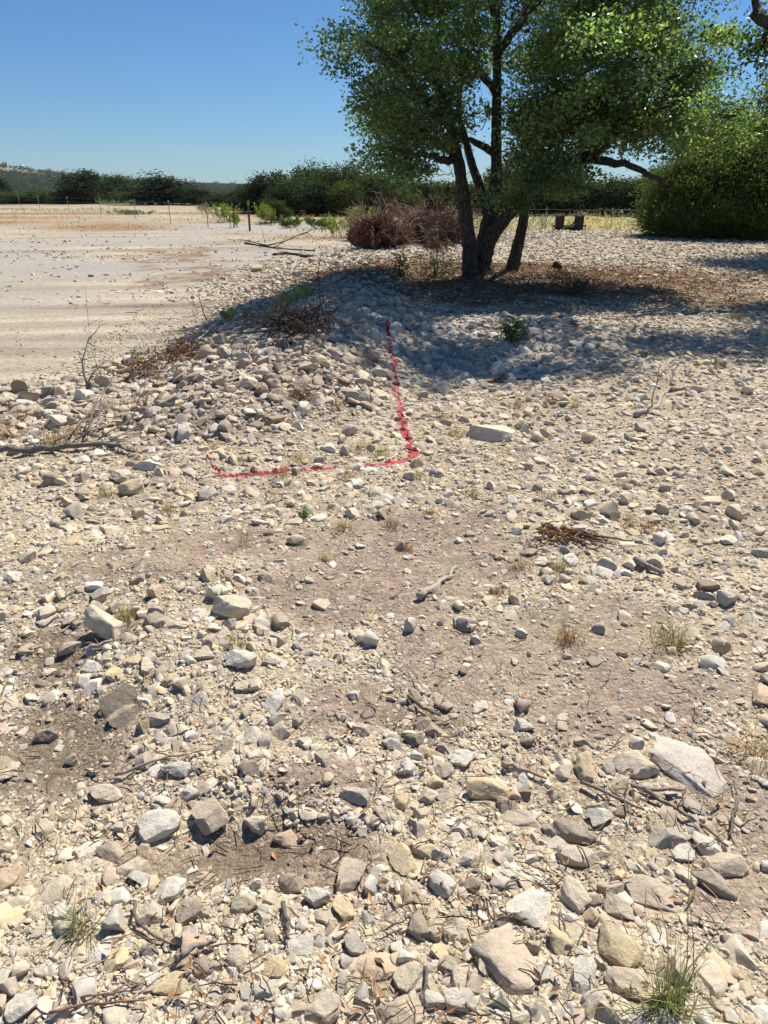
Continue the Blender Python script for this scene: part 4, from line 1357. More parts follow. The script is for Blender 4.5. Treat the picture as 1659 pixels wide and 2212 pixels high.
def brush_pile(u0, v0, u1, v1, Y, label, red, nb, nl):
    a = at_y(u0, v1, Y); b = at_y(u1, v0, Y)
    cx = (a[0] + b[0]) / 2; zb = h1(cx, Y)
    w = (b[0] - a[0]) / 2; hh = b[2] - zb
    e = empty('brush_pile', (cx, Y, zb))
    mb = MB()
    for i in range(nb):
        q = rng.normal(size=3); q /= np.linalg.norm(q); q *= rng.random() ** 0.5
        p = np.array([q[0] * w * 0.75, q[1] * w * 0.5, max(0.05, hh * (0.42 + 0.45 * q[2]))])
        p[2] = min(p[2], hh * (1 - 0.75 * (p[0] / w) ** 2) * (0.72 + 0.9 * float(vnoise(np.array([p[0] * 1.7]), np.array([Y]), 400)[0])))
        d = np.array([q[0], q[1] - 0.3, 0.25 + 0.3 * rng.normal()]) + 0.5 * rng.normal(size=3)
        branchy(mb, p, d, hh * rng.uniform(0.35, 0.8), rng.uniform(0.008, 0.022), 2, (0.27, 0.21, 0.175) if rng.random() < 0.5 else (0.16, 0.09, 0.06), 0.6, 0.02, 4)
    for i in range(nb // 16):
        a_ = np.array([rng.uniform(-0.9, 0.9) * w, rng.uniform(-0.6, 0.2) * w * 0.6, rng.uniform(0.05, 0.5) * hh]); d = np.array([rng.normal(), -0.3 + 0.4 * rng.normal(), abs(rng.normal()) * 0.6])
        branchy(mb, a_, d, hh * rng.uniform(0.4, 0.7), rng.uniform(0.015, 0.03), 1, (0.30, 0.25, 0.21), 0.6, 0.0, 5)
    link('branches', mb.mesh('branches', True), M_WOOD, e)
    n = nl
    q = rng.normal(size=(n, 3)); q /= np.linalg.norm(q, axis=1)[:, None]; q *= rng.random((n, 1)) ** 0.35
    P = np.stack([q[:, 0] * w * 0.9, q[:, 1] * w * 0.6, np.maximum(0.02, hh * (0.36 + 0.44 * q[:, 2]))], -1)
    P[:, 2] = np.minimum(P[:, 2], np.maximum(hh * 1.0 * (1 - 0.8 * (P[:, 0] / w) ** 2) * (0.82 + 0.8 * vnoise(P[:, 0] * 1.7, P[:, 0] * 0 + Y, 400)), 0.04) * rng.uniform(0.7, 1.1, len(P)))
    cm = fbm(P[:, 0] * 2.2, P[:, 2] * 2.2 + P[:, 1], 5, 2)
    P = P[cm > -0.2]
    V, F, K = leaf_quads(P, 0.085, leaf_cols(len(P), red, 0.4, 0.0), 0.4, 0.2)
    link('dead_leaves', make_mesh('dead_leaves', V, F, K, False), M_BRUSH, e)
    tag(e, label, 'brush pile')


brush_pile(745, 448, 890, 535, 21.5, 'brown pile of cut brush with dead leaves left of the oak, the nearer one', lin(0.24, 0.105, 0.065), 120, 26000)
brush_pile(850, 430, 1030, 522, 24.0, 'grey and rusty pile of cut brush right behind the oak trunk', lin(0.23, 0.10, 0.062), 170, 20000)
brush_pile(905, 508, 990, 528, 21.0, 'low heap of red dead leaves at the foot of the brush piles', lin(0.22, 0.075, 0.04), 30, 900)


def stick(pxs, r, label, col=(0.30, 0.26, 0.22), lift=0.02, name='stick', sub=0, mat=None, taper=0.5):
    P = np.array([gp(u, v) + np.array([0, 0, lift + (q[0] if q else 0)]) for u, v, *q in pxs])
    R_ = np.linspace(r, r * taper, len(P))
    P, R_ = smooth_poly(P, R_, 4)
    P[1:-1] += rng.normal(size=P[1:-1].shape) * r * 0.35
    o0 = P[0].copy()
    mb = MB(); mb.tube(P - o0, R_, 7, col, 0.08)
    for k in range(sub):
        i = rng.integers(2, len(P) - 1)
        d = P[i] - P[i - 1] + rng.normal(size=3) * np.linalg.norm(P[i] - P[i - 1]) * 0.9; d[2] = abs(d[2]) * 0.4
        branchy(mb, P[i] - o0, d, np.linalg.norm(P[-1] - P[0]) * rng.uniform(0.15, 0.4), r * 0.45, 1, col, 0.5, 0.03, 4)
    o = link(name, mb.mesh(name, True), mat or M_WOOD); o.location = o0
    tag(o, label, 'stick' if name == 'stick' else name.replace('_', ' '))
    return o


stick([(383, 2084), (410, 2065), (440, 2052), (470, 2044)], 0.0085, 'thick grey driftwood-like stick at the lower left', (0.27, 0.24, 0.21))
stick([(292, 1962), (296, 1995), (330, 2030), (380, 2052), (412, 2062)][:4], 0.005, 'long curved dark twig under the chunky white rock', (0.15, 0.12, 0.10))
stick([(612, 1962), (622, 2000), (624, 2042)], 0.006, 'short dark stick lying end-on left of the flat white stone', (0.13, 0.11, 0.10))
stick([(903, 1297), (935, 1278), (962, 1255), (985, 1232)], 0.016, 'long pale grey weathered stick right of the bare dirt patch', (0.38, 0.33, 0.28))
stick([(1369, 1217), (1400, 1232), (1432, 1245)], 0.018, 'grey split stick lying on gravel at the right', (0.26, 0.23, 0.20))
stick([(882, 1512), (915, 1540), (952, 1556)], 0.008, 'dark thin stick in the brown soil at the centre', (0.14, 0.12, 0.10))
stick([(1085, 1658), (1130, 1672), (1180, 1692)], 0.008, 'pale straight stick above the yellow knobby rock', (0.34, 0.28, 0.23))
stick([(1362, 1708), (1420, 1716), (1478, 1717)], 0.007, 'straight twig on top of the twig pile at the right', (0.24, 0.19, 0.16))
stick([(1390, 1715), (1460, 1760), (1520, 1800), (1570, 1840)], 0.006, 'long twig slanting down through the twig pile', (0.17, 0.14, 0.12), sub=3)
stick([(1590, 1740), (1580, 1780), (1570, 1816)], 0.006, 'crooked twig lying on the smooth bare dirt at the right', (0.16, 0.13, 0.11), sub=1)
stick([(110, 2200), (200, 2180), (318, 2172)], 0.0035, 'thin reddish twig in the bottom left corner, the lower one', (0.22, 0.13, 0.10), sub=2)
stick([(150, 2168), (230, 2160), (300, 2150)], 0.003, 'thin reddish twig in the bottom left corner, the upper one', (0.22, 0.14, 0.11), sub=2)
stick([(919, 2100), (920, 2145), (919, 2190)], 0.0045, 'thin dark stick pointing at the bottom border', (0.14, 0.12, 0.11))
stick([(185, 1412), (215, 1402), (245, 1392)], 0.010, 'grey stick poking out under the propped boulder', (0.36, 0.33, 0.30))
stick([(250, 1685), (330, 1655), (400, 1640), (440, 1630)], 0.005, 'thin grey twig across the cream gravel at the left', (0.28, 0.24, 0.2), sub=2)
stick([(1255, 1700), (1330, 1735), (1390, 1760)], 0.006, 'brown twig behind the round white cobble', (0.2, 0.16, 0.13), sub=2)
stick([(1372, 902), (1420, 880), (1440, 850), (1482, 838)], 0.022, 'pale forked dead branch lying on the stones at the upper right', (0.40, 0.35, 0.30), sub=4)
stick([(490, 832), (530, 815), (580, 797)], 0.010, 'straight pale stick on top of the rubble mound', (0.42, 0.37, 0.31))
stick([(560, 640), (470, 700), (330, 818), (300, 822)][1:3], 0.012, 'thin bleached stick on the shaded berm slope', (0.34, 0.3, 0.26))
stick([(530, 527), (590, 536), (680, 543)], 0.06, 'long dark fallen trunk on the cleared pad', (0.09, 0.07, 0.055), name='log', sub=3, taper=0.4)
stick([(592, 552), (630, 550), (678, 556)], 0.07, 'short thick brown log at the edge of the pad', (0.11, 0.07, 0.05), name='log', sub=0, taper=0.7)
stick([(880, 590), (905, 612), (915, 640)], 0.012, 'pale bent stick standing in the shade of the oak', (0.22, 0.2, 0.17))
stick([(1190, 682), (1215, 690), (1240, 706)], 0.045, 'grey splintered log at the edge of the shaded hollow', (0.22, 0.18, 0.14), name='log', taper=0.5)
stick([(1045, 832), (1072, 822), (1092, 806)], 0.022, 'brown broken stick at the near edge of the shaded hollow', (0.24, 0.15, 0.08))

# fallen lichen-grey branch at the left
p0 = gp(0, 990)
o0 = p0.copy()
e = empty('dead_branch', tuple(o0))
mb = MB()
P = np.array([gp(u, v) + np.array([0, 0, z]) for u, v, z in ((-60, 1002, .06), (0, 992, .04), (80, 980, .04), (170, 972, .035), (240, 972, .03), (290, 982, .02))])
P, R_ = smooth_poly(P, [0.026, 0.025, 0.024, 0.02, 0.016, 0.008], 4)
P[1:-1] += rng.normal(size=P[1:-1].shape) * 0.012
mb.tube(P - o0, R_ * 0.85, 9, (0.17, 0.16, 0.14), 0.12)
for k in range(60):
    q = P[rng.integers(len(P))] - o0
    branchy(mb, q, rng.normal(size=3) + np.array([0, 0, 0.5]), rng.uniform(0.03, 0.12), 0.004, 0, (0.2, 0.195, 0.17), 0.5, 0, 4)
link('bough', mb.mesh('bough', True), M_WOOD, e)
mb = MB()
for (u, v, du, dv, L) in ((170, 965, 0.35, 0.5, 0.75), (185, 960, 0.25, 0.75, 0.95), (215, 965, 0.15, 0.6, 0.7), (120, 970, 0.5, 0.35, 0.8), (240, 966, 0.3, 0.4, 0.6), (60, 978, 0.6, 0.2, 0.7), (150, 966, 0.45, 0.65, 1.0)):
    p = gp(u, v) - o0 + np.array([0, 0, 0.05])
    branchy(mb, p, np.array([du, 0.75, dv * 0.45]), L * 0.8, 0.007, 2, (0.24, 0.215, 0.19), 0.5, 0.01, 5)
link('twigs', mb.mesh('twigs', True), M_WOOD, e)
tag(e, 'fallen grey branch with many bare twigs lying at the left border', 'branch')

# bare bush of grey twigs rising at the pad edge
p = gp(190, 838)
mb = MB(); branchy(mb, (0, 0, 0), (-0.15, 0.0, 1.0), 0.42, 0.012, 2, (0.30, 0.27, 0.24), 0.5, 0, 5); branchy(mb, (0, 0, 0.02), (0.5, 0.0, 0.6), 0.35, 0.009, 2, (0.28, 0.25, 0.22), 0.5, 0, 5)
o = link('bare_twig', mb.mesh('bare_twig', True), M_WOOD); o.location = p
tag(o, 'grey forked bare twig sticking up at the pad edge on the left', 'twig')
p = gp(300, 822)
mb = MB()
for k in range(5): branchy(mb, (0.06 * k, 0.02 * k, 0), (0.8, rng.normal() * 0.5, 0.25), 0.5, 0.010, 2, (0.30, 0.26, 0.22), 0.5, 0.02, 4)
o = link('dead_branch', mb.mesh('dead_branch', True), M_WOOD); o.location = p + np.array([-0.1, 0, 0.03])
tag(o, 'tangle of grey dead twigs at the foot of the shaded berm slope', 'branch')

# dark root clump on the berm
p = gp(650, 742); e = empty('root_clump', tuple(p)); mb = MB()
for k in range(120):
    th = rng.uniform(0, 6.28); ph = rng.uniform(-0.3, 1.3)
    d = np.array([math.cos(th) * math.cos(ph), math.sin(th) * math.cos(ph), math.sin(ph)])
    c0 = np.array([rng.normal() * 0.13, rng.normal() * 0.12, 0.12 + abs(rng.normal()) * 0.09])
    branchy(mb, c0, d, rng.uniform(0.10, 0.24), rng.choice([0.004, 0.006, 0.011]), 2, (0.05, 0.04, 0.035), 1.3, 0.08, 3)
link('roots', mb.mesh('roots', True), M_WOOD, e)
mb = MB()
for d, L in (((-0.95, -0.1, 0.02), 0.75), ((-0.8, 0.4, 0.10), 0.6)):
    branchy(mb, (0, 0, 0.16), d, L, 0.010, 1, (0.06, 0.05, 0.045), 0.4, 0.0, 5)
P = [np.array([0.10, 0.05, 0.1]), np.array([0.15, 0.06, 0.35]), np.array([0.14, 0.05, 0.6]), np.array([0.17, 0.05, 0.8])]
mb.tube(P, [0.006, 0.005, 0.004, 0.002], 5, (0.05, 0.04, 0.04))
link('stems', mb.mesh('stems', True), M_WOOD, e)
e.scale = (1.2, 1.15, 0.95)
tag(e, 'black tangled root clump with bare stems on the shaded side of the berm', 'root clump')

# dried root clod on the near end of the mound
p = gp(650, 858); mb = MB()
for k in range(120):
    d = rng.normal(size=3); d[2] = abs(d[2]) + 0.1
    branchy(mb, np.array([rng.normal() * 0.05, rng.normal() * 0.04, 0.02]), d, rng.uniform(0.06, 0.15), 0.0022, 0, (0.22, 0.14, 0.075), 0.5, 0.12, 3)
o = link('grass_clod', mb.mesh('grass_clod', True), M_BRUSH); o.location = p
tag(o, 'brown dried grass clod with hanging roots on the near end of the rubble mound', 'grass clod')

# dark burl right of the oak
V, F = rock_shape(3, 77, 0.85, 7, 0.14)
o = link('tree_stump', make_mesh('tree_stump', V, F, np.tile(lin(0.075, 0.045, 0.03), (len(V), 1)), True), M_WOOD)
p = gp(1206, 583); o.location = p + np.array([0, 0, 0.05]); o.scale = (0.24, 0.22, 0.26); o.rotation_euler = (0.2, 0.3, 0.5)
tag(o, 'small dark stump chunk alone on the pale stones right of the oak', 'stump')

# reddish bark and roots
p = gp(1195, 1160); e = empty('bark_heap', tuple(p)); mb = MB()
for k in range(46):
    q = rng.normal(size=2) * np.array([0.06, 0.035])
    a_ = np.array([q[0], q[1], 0.015 + 0.02 * rng.random()]); b_ = a_ + np.array([rng.uniform(0.03, 0.13), rng.uniform(-0.07, 0.04), rng.uniform(-0.02, 0.01)])
    mb.tube(bend(a_, b_, 5, 0.14), np.linspace(0.0045, 0.002, 5), 5, lin(0.26, 0.14, 0.07) * rng.uniform(0.6, 1.3))
link('bark_strips', mb.mesh('bark_strips', True), M_WOOD, e)
mb = MB()
for k in range(6):
    a_ = np.array([0.05 + 0.03 * k * rng.random(), rng.normal() * 0.03, 0.012]); b_ = a_ + np.array([rng.uniform(0.12, 0.27), rng.uniform(-0.12, 0.05), 0.0])
    mb.tube(bend(a_, b_, 6, 0.06), np.linspace(0.007, 0.003, 6), 5, lin(0.24, 0.16, 0.11) * rng.uniform(0.7, 1.2))
link('roots', mb.mesh('roots', True), M_WOOD, e)
tag(e, 'heap of reddish brown bark strips and roots right of centre', 'bark')

# ------------------------------------------------------------------ grass tufts and small plants
def tuft_mesh(n, L, spread, cols, width=0.003, droop=0.6, base=0.02, seed=0):
    r = np.random.default_rng(seed)
    V = []; F = []; K = []; o = 0
    for i in range(n):
        th = r.uniform(0, 6.283); el = r.uniform(0.35, 1.5) if spread > 0.5 else r.uniform(0.9, 1.5)
        l = L * r.uniform(0.45, 1.1)
        d = np.array([math.cos(th) * math.cos(el), math.sin(th) * math.cos(el), math.sin(el)])
        p = np.array([r.normal() * base, r.normal() * base, 0.0])
        side = np.array([-math.sin(th), math.cos(th), 0]) * width
        c = np.array(cols[r.integers(len(cols))]) * r.uniform(0.7, 1.25)
        pts = []
        for k in range(5):
            pts.append(p.copy()); p = p + d * l / 4; d = d + np.array([math.cos(th) * 0.1, math.sin(th) * 0.1, -droop * 0.3]); d /= np.linalg.norm(d)
        for k, q in enumerate(pts):
            w = side * (1 - k / 4.3)
            V += [q - w, q + w]; K += [c, c]
        for k in range(4):
            F.append((o + 2 * k, o + 2 * k + 1, o + 2 * k + 3, o + 2 * k + 2))
        o += 10
    return np.array(V), np.array(F), np.array(K)


DRY = [(0.42, 0.30, 0.14), (0.36, 0.22, 0.10), (0.46, 0.36, 0.2), (0.30, 0.17, 0.08)]
RUST = [(0.34, 0.15, 0.07), (0.30, 0.17, 0.09), (0.38, 0.24, 0.12)]
OLIVE = [(0.26, 0.22, 0.08), (0.36, 0.30, 0.13), (0.18, 0.17, 0.06)]
GREEN = [(0.12, 0.17, 0.06), (0.18, 0.22, 0.09), (0.10, 0.16, 0.08), (0.34, 0.30, 0.14)]
TUFTS = [  # u, v(base), height px, palette, label
    (366, 1103, 22, DRY, 'dry straw tuft alone on the gravel left of centre, below the mound'),
    (588, 1096, 16, OLIVE, 'olive-yellow grass tuft below the middle of the thin red line'), (740, 1142, 20, DRY, 'low straw tuft on the dusty soil below the corner of the red line'),
    (846, 1138, 20, RUST, 'rusty tuft below the corner of the red line'), (878, 1188, 18, RUST, 'small rusty tuft at the top of the bare dirt patch'),
    (1120, 1228, 26, DRY, 'upright straw tuft left of the olive tuft, right of centre'), (1212, 1228, 24, OLIVE, 'olive tuft right of the upright straw tuft'),
    (1226, 1382, 30, RUST, 'reddish upright tuft on the brown soil at the right'), (1450, 1390, 40, OLIVE, 'wide olive and straw tuft at the right of the brown soil'),
    (1188, 1078, 24, OLIVE, 'wide olive tuft among the white stones behind the bark heap'), (952, 904, 22, DRY, 'straw tuft right of the upper red line'),
    (1118, 880, 18, RUST, 'rusty tuft behind the big white boulder, the left of a pair'), (1190, 870, 20, RUST, 'rusty tuft behind the big white boulder, the right of a pair'),
    (1245, 880, 18, DRY, 'pale tuft right of the pair of rusty tufts'), (782, 972, 26, DRY, 'straw tuft left of the red line at the mound foot'), (822, 986, 24, OLIVE, 'olive tuft touching the corner of the red line'),
    (750, 1030, 22, DRY, 'straw tuft in front of the thin red line'), (642, 1000, 24, DRY, 'straw tuft behind the thin red line, the left one'), (612, 1026, 26, RUST, 'rusty tuft growing through the thin red line'),
    (278, 1340, 36, OLIVE, 'olive tuft with one long seed stalk beside the propped boulder'), (512, 1392, 24, OLIVE, 'yellow tuft between the tall block and the rounded white rock'),
    (1398, 1140, 22, RUST, 'rusty tuft among the gravel at the right, behind the white stone'), (1075, 1282, 18, DRY, 'low pale tuft right of the long grey stick'),
    (232, 1070, 20, OLIVE, 'olive tuft left of the blocky yellow stone'), (930, 1110, 16, RUST, 'small rusty tuft below the big white boulder'), (1020, 1070, 18, OLIVE, 'olive tuft below the big white boulder'),
    (1640, 1640, 50, DRY, 'dry thin stems at the right border beside the large slab'), (1150, 1180, 16, RUST, 'small rust tuft left of the bark heap'),
    (980, 940, 18, DRY, 'pale straw tuft left of the big white boulder'), (900, 1030, 16, DRY, 'small straw tuft below the corner of the red line'), (730, 880, 14, DRY, 'small straw tuft on the rubble mound left of the red line'), (1400, 770, 14, OLIVE, 'olive tuft on the stones at the upper right'),
    (1590, 690, 14, OLIVE, 'faint olive tuft far up at the right'), (700, 1210, 12, DRY, 'tiny straw tuft at the left of the bare dirt patch'), (120, 960, 34, DRY, 'straw tuft behind the fallen grey branch'), (60, 905, 26, RUST, 'rusty grass at the pad edge on the left'), (230, 890, 26, DRY, 'dry grass between the fallen branch and the mound'),
    (165, 935, 26, RUST, 'rusty grass in the twigs of the fallen branch'), (310, 880, 22, RUST, 'rusty grass left of the rubble mound'), (30, 940, 26, RUST, 'rusty grass above the fallen branch at the left border'),
]
for i, (u, v, hp, pal, label) in enumerate(TUFTS):
    p = gp(u, v)
    d = np.linalg.norm(p - np.array([0, 0, CAM_H]))
    L = hp * d / FPX * 1.6
    V, F, K = tuft_mesh(70 if hp < 30 else 110, L, 0.8, pal, max(0.0014, 0.0007 * d * 0.5), 0.55, L * 0.28, 60 + i)
    o = link('grass_tuft', make_mesh('grass_tuft', V, F, K, False), M_GRASS); o.location = p
    tag(o, label, 'grass')
# many little dry tufts between the stones
tm = [tuft_mesh(60, 1.0, 0.8, pal, 0.016, 0.5, 0.3, 200 + i) for i, pal in enumerate((DRY, RUST, OLIVE, DRY, RUST))]
tms = [make_mesh('grass_tuft', *m_, False) for m_ in tm]
for m_ in tms: m_.materials.append(M_GRASS)
kk = 0
while kk < 60:
    d = math.exp(rng.uniform(math.log(3.0), math.log(14))); a_ = rng.uniform(-0.25, 0.48)
    x, y = d * math.sin(a_), d * math.cos(a_)
    if ridge_h(np.array([x]), np.array([y]))[0] > 0.08 or fbm(np.array([x / 0.8]), np.array([y / 0.8]), 300, 2)[0] < 0.02: continue
    i = kk % 5
    o = link('grass_tuft', tms[i]); o.location = (x, y, h1(x, y) + 0.005)
    sc = rng.uniform(0.03, 0.07); o.scale = (sc, sc, sc * rng.uniform(0.6, 1.0)); o.rotation_euler = (0, 0, rng.uniform(0, 6.28))
    w_ = ('straw', 'rusty', 'olive', 'straw', 'rusty')[i]
    tag(o, 'tiny %s tuft among loose stones, one of many alike' % w_, 'grass', 'tiny %s tufts between the stones' % w_)
    kk += 1
p = gp(168, 2010)
V, F, K = tuft_mesh(110, 0.115, 0.9, [(0.16, 0.21, 0.10), (0.12, 0.18, 0.08), (0.32, 0.33, 0.17)], 0.0011, 0.3, 0.012, 5)
o = link('grass_tuft', make_mesh('grass_tuft', V, F, K, False), M_GRASS); o.location = p
tag(o, 'blue-green grass tuft at the lower left', 'grass')
p = gp(1445, 2175)
e = empty('grass_tuft', tuple(p))
V, F, K = tuft_mesh(150, 0.17, 0.9, [(0.16, 0.2, 0.08), (0.12, 0.18, 0.08), (0.42, 0.36, 0.15), (0.3, 0.3, 0.12)], 0.0012, 0.25, 0.018, 6)
link('blades', make_mesh('blades', V, F, K, False), M_GRASS, e)
mb = MB()
for q in ((0.02, 0.10, 0.34), (0.06, 0.14, 0.27), (-0.05, 0.08, 0.26), (0.12, 0.06, 0.24)):
    tip = np.array(q); a_ = np.array([0.005, 0, 0.0])
    P = bend(a_, tip, 7, 0.06); mb.tube(P, np.linspace(0.0017, 0.0007, 7), 4, (0.50, 0.40, 0.22))
    for k in range(7): mb.tube([P[-1] + (P[-2] - P[-1]) * k * 0.2, P[-1] + (P[-2] - P[-1]) * k * 0.2 + rng.normal(size=3) * 0.012], [0.0006, 0.0004], 3, (0.46, 0.36, 0.22))
link('seed_stalks', mb.mesh('seed_stalks'), M_GRASS, e)
tag(e, 'green grass tuft with tall straw seed stalks at the bottom right', 'grass')

# leafy seedlings
def seedling(u, v, hpx, wpx, base, label, n, leaf, name='seedling', cat='shrub', aspect=0.45, shape=1.0):
    p = gp(u, v); d = np.linalg.norm(p - np.array([0, 0, CAM_H]))
    hh = hpx * d / FPX; w = wpx * d / FPX / 2
    e = empty(name, tuple(p)); mb = MB(); pts = []
    for k in range(7):
        th = rng.uniform(0, 6.28); tip = np.array([math.cos(th) * w * rng.random(), math.sin(th) * w * rng.random(), hh * rng.uniform(0.6, 1.0)])
        P = bend(np.zeros(3), tip, 6, 0.06); mb.tube(P, np.linspace(0.006, 0.003, 6) * max(hh / 0.5, 0.5), 4, (0.12, 0.1, 0.07)); pts += list(P[1:])
    link('stem', mb.mesh('stem'), M_WOOD, e)
    pts = np.array(pts); q = pts[rng.integers(len(pts), size=n)] + rng.normal(size=(n, 3)) * np.array([w * 0.4, w * 0.4, hh * 0.12])
    q[:, 2] = np.abs(q[:, 2])
    V, F, K = leaf_quads(q, leaf, leaf_cols(n, base, 0.3, 0.1), aspect, 0.3)
    link('foliage', make_mesh('foliage', V, F, K, False), M_LEAF, e)
    tag(e, label, cat)


seedling(1103, 738, 46, 60, lin(0.07, 0.13, 0.03), 'bright green leafy seedling in the shaded stony hollow', 420, 0.045)
seedling(865, 602, 50, 44, lin(0.13, 0.16, 0.05), 'yellow-green sapling beside the short red mark on the berm', 300, 0.06)
seedling(660, 1120, 22, 30, lin(0.10, 0.17, 0.06), 'tiny green weed on the dusty soil below the red line', 80, 0.02)
seedling(1240, 640, 34, 60, lin(0.05, 0.075, 0.025), 'low dark plant in the leaf litter right of the oak', 260, 0.05)
seedling(295, 790, 34, 22, lin(0.13, 0.17, 0.05), 'slim green weed in the rusty dead leaves at the berm foot', 60, 0.04)
seedling(940, 600, 78, 90, lin(0.03, 0.055, 0.022), 'dark feathery juniper sapling left of the oak trunk', 1500, 0.055, aspect=0.2)
seedling(975, 505, 50, 40, lin(0.14, 0.24, 0.03), 'bright green leafy shoots between the brush pile and the oak trunk', 260, 0.09)
seedling(1172, 492, 26, 22, lin(0.12, 0.2, 0.04), 'bright green weed at the left side of the black steel frame', 160, 0.09)
seedling(400, 778, 34, 130, lin(0.12, 0.05, 0.028), 'low bush of rust-red dead leaves at the foot of the berm, the right one', 700, 0.04, 'dead_bush', 'bush')
seedling(315, 806, 34, 110, lin(0.14, 0.06, 0.035), 'low bush of rust-red dead leaves at the foot of the berm, the left one', 420, 0.035, 'dead_bush', 'bush')

# tall bright weeds and shrubs by the fence
def weed(u, vb, vt, w, Y, label, col, ns=26, name='tall_weed'):
    p = at_y(u, vb, Y); zb = h1(p[0], Y); hh = at_y(u, vt, Y)[2] - zb
    ww = w * Y / FPX
    e = empty(name, (p[0], Y, zb)); mb = MB(); Q = []; D = []
    for k in range(ns):
        b0 = np.array([rng.normal() * ww * 0.25, rng.normal() * ww * 0.25, 0]); tip = b0 + np.array([rng.normal() * ww * 0.35, rng.normal() * ww * 0.3, hh * rng.uniform(0.6, 1.05)])
        P = bend(b0, tip, 6, 0.05); mb.tube(P, np.linspace(0.014, 0.006, 6), 3, (0.17, 0.14, 0.07))
        m = 46
        s = rng.uniform(0.35, 1.0, m); Q.append(b0 + (tip - b0) * s[:, None] + rng.normal(size=(m, 3)) * 0.035); D.append(np.tile([0, 0, 0.9], (m, 1)) + rng.normal(size=(m, 3)) * 0.3)
    link('stem', mb.mesh('stem'), M_WOOD, e)
    Q = np.vstack(Q); V, F, K = leaf_quads(Q, 0.16, leaf_cols(len(Q), col, 0.25, 0.1), 0.22, 0.2, 0.05, np.vstack(D))
    link('foliage', make_mesh('foliage', V, F, K, False), M_GRASS, e)
    tag(e, label, 'weed')


BR = lin(0.20, 0.27, 0.055)
weed(487, 474, 441, 46, 48, 'wide clump of bright green tall weeds left of the dark green post', BR)
weed(505, 497, 457, 18, 42, 'slim bright weed between the wide clump and the dark green post', BR, 10)
weed(572, 486, 444, 34, 46, 'bright green tall weeds just right of the dark green post', BR, 22)
weed(592, 488, 460, 18, 45, 'thin weed beside the bright clump right of the post', lin(0.2, 0.22, 0.09), 8)
weed(775, 494, 452, 60, 32, 'yellow-green tall weeds behind the left brush pile', lin(0.24, 0.27, 0.06), 26)
weed(735, 500, 466, 40, 34, 'thin yellow-green weeds left of the brush piles', lin(0.24, 0.27, 0.06), 12)
weed(640, 495, 470, 22, 43, 'small olive weed in the weedy strip left of the brush piles', lin(0.16, 0.19, 0.06), 7)
weed(668, 490, 468, 16, 46, 'thin straw-green stalks in the weedy strip', lin(0.24, 0.22, 0.1), 5)
weed(290, 464, 456, 60, 62, 'low bright green weeds near the wire fence at the left', lin(0.12, 0.24, 0.05), 24)
weed(255, 442, 432, 70, 92, 'pale green reedy grass before the treeline', lin(0.2, 0.27, 0.12), 24)
weed(625, 503, 478, 26, 42, 'small dark green shrub in the weedy strip, the left one', lin(0.05, 0.09, 0.03), 12, 'small_shrub')
weed(695, 503, 475, 40, 41, 'small dark green shrub in the weedy strip, the right one', lin(0.05, 0.10, 0.03), 22, 'small_shrub')
p = gp(595, 478)
o = copy_tree(kinds[1]); Y = 48; p = at_y(595, 478, Y); o.location = (p[0], Y, h1(p[0], Y)); o.scale = (1.8, 1.6, 1.5); o.name = 'small_shrub'
tag(o, 'rounded grey-green shrub behind the dark green post', 'shrub')
brush_pile(420, 440, 470, 456, 72, 'small bleached brush heap before the treeline', lin(0.3, 0.24, 0.17), 50, 300)

# prickly pears
def cactus(pads_px, Y, label):
    p = gp(*pads_px[0][:2])
    Y = p[1]
    e = empty('prickly_pear', tuple(p))
    V0, F0 = ICO[2]
    for (u, v, w, h, rot, c) in pads_px:
        q = at_y(u, v - h * 0.5, Y + rng.normal() * 0.06)
        sx, sz = w * Y / FPX / 2, h * Y / FPX / 2
        V = V0 * np.array([sx * (1.0), 0.013, sz]); V[:, 0] *= (1 + 0.18 * V0[:, 2])
        a = math.radians(rot); yw = rng.uniform(-0.5, 0.5)
        R1 = np.array([[math.cos(a), 0, math.sin(a)], [0, 1, 0], [-math.sin(a), 0, math.cos(a)]]); R2 = np.array([[math.cos(yw), -math.sin(yw), 0], [math.sin(yw), math.cos(yw), 0], [0, 0, 1]])
        col = lin(0.24, 0.30, 0.09) if c else lin(0.13, 0.19, 0.07)
        o = link('pad', make_mesh('pad', (V @ R1.T) @ R2.T, F0, np.tile(col, (len(V), 1)), True), M_CACTUS, e)
        o.location = q - p
    tag(e, label, 'cactus')


cactus([(622, 662, 20, 26, 10, 0), (604, 664, 16, 22, -15, 1), (590, 668, 14, 20, -30, 1), (638, 652, 17, 24, 5, 1), (652, 645, 15, 22, 15, 1), (666, 638, 14, 22, 10, 1), (615, 648, 15, 18, 25, 1), (645, 636, 14, 18, -10, 1), (660, 628, 13, 17, 20, 1)], 9, 'upper prickly pear with upright yellow-green pads on the berm slope')
cactus([(492, 700, 18, 24, -10, 1), (500, 684, 20, 18, 60, 1), (483, 690, 14, 20, -30, 0), (530, 688, 14, 20, 10, 0), (545, 690, 12, 16, 20, 0), (477, 705, 16, 12, 70, 1)], 10, 'lower prickly pear with drooping pads near the foot of the berm slope')

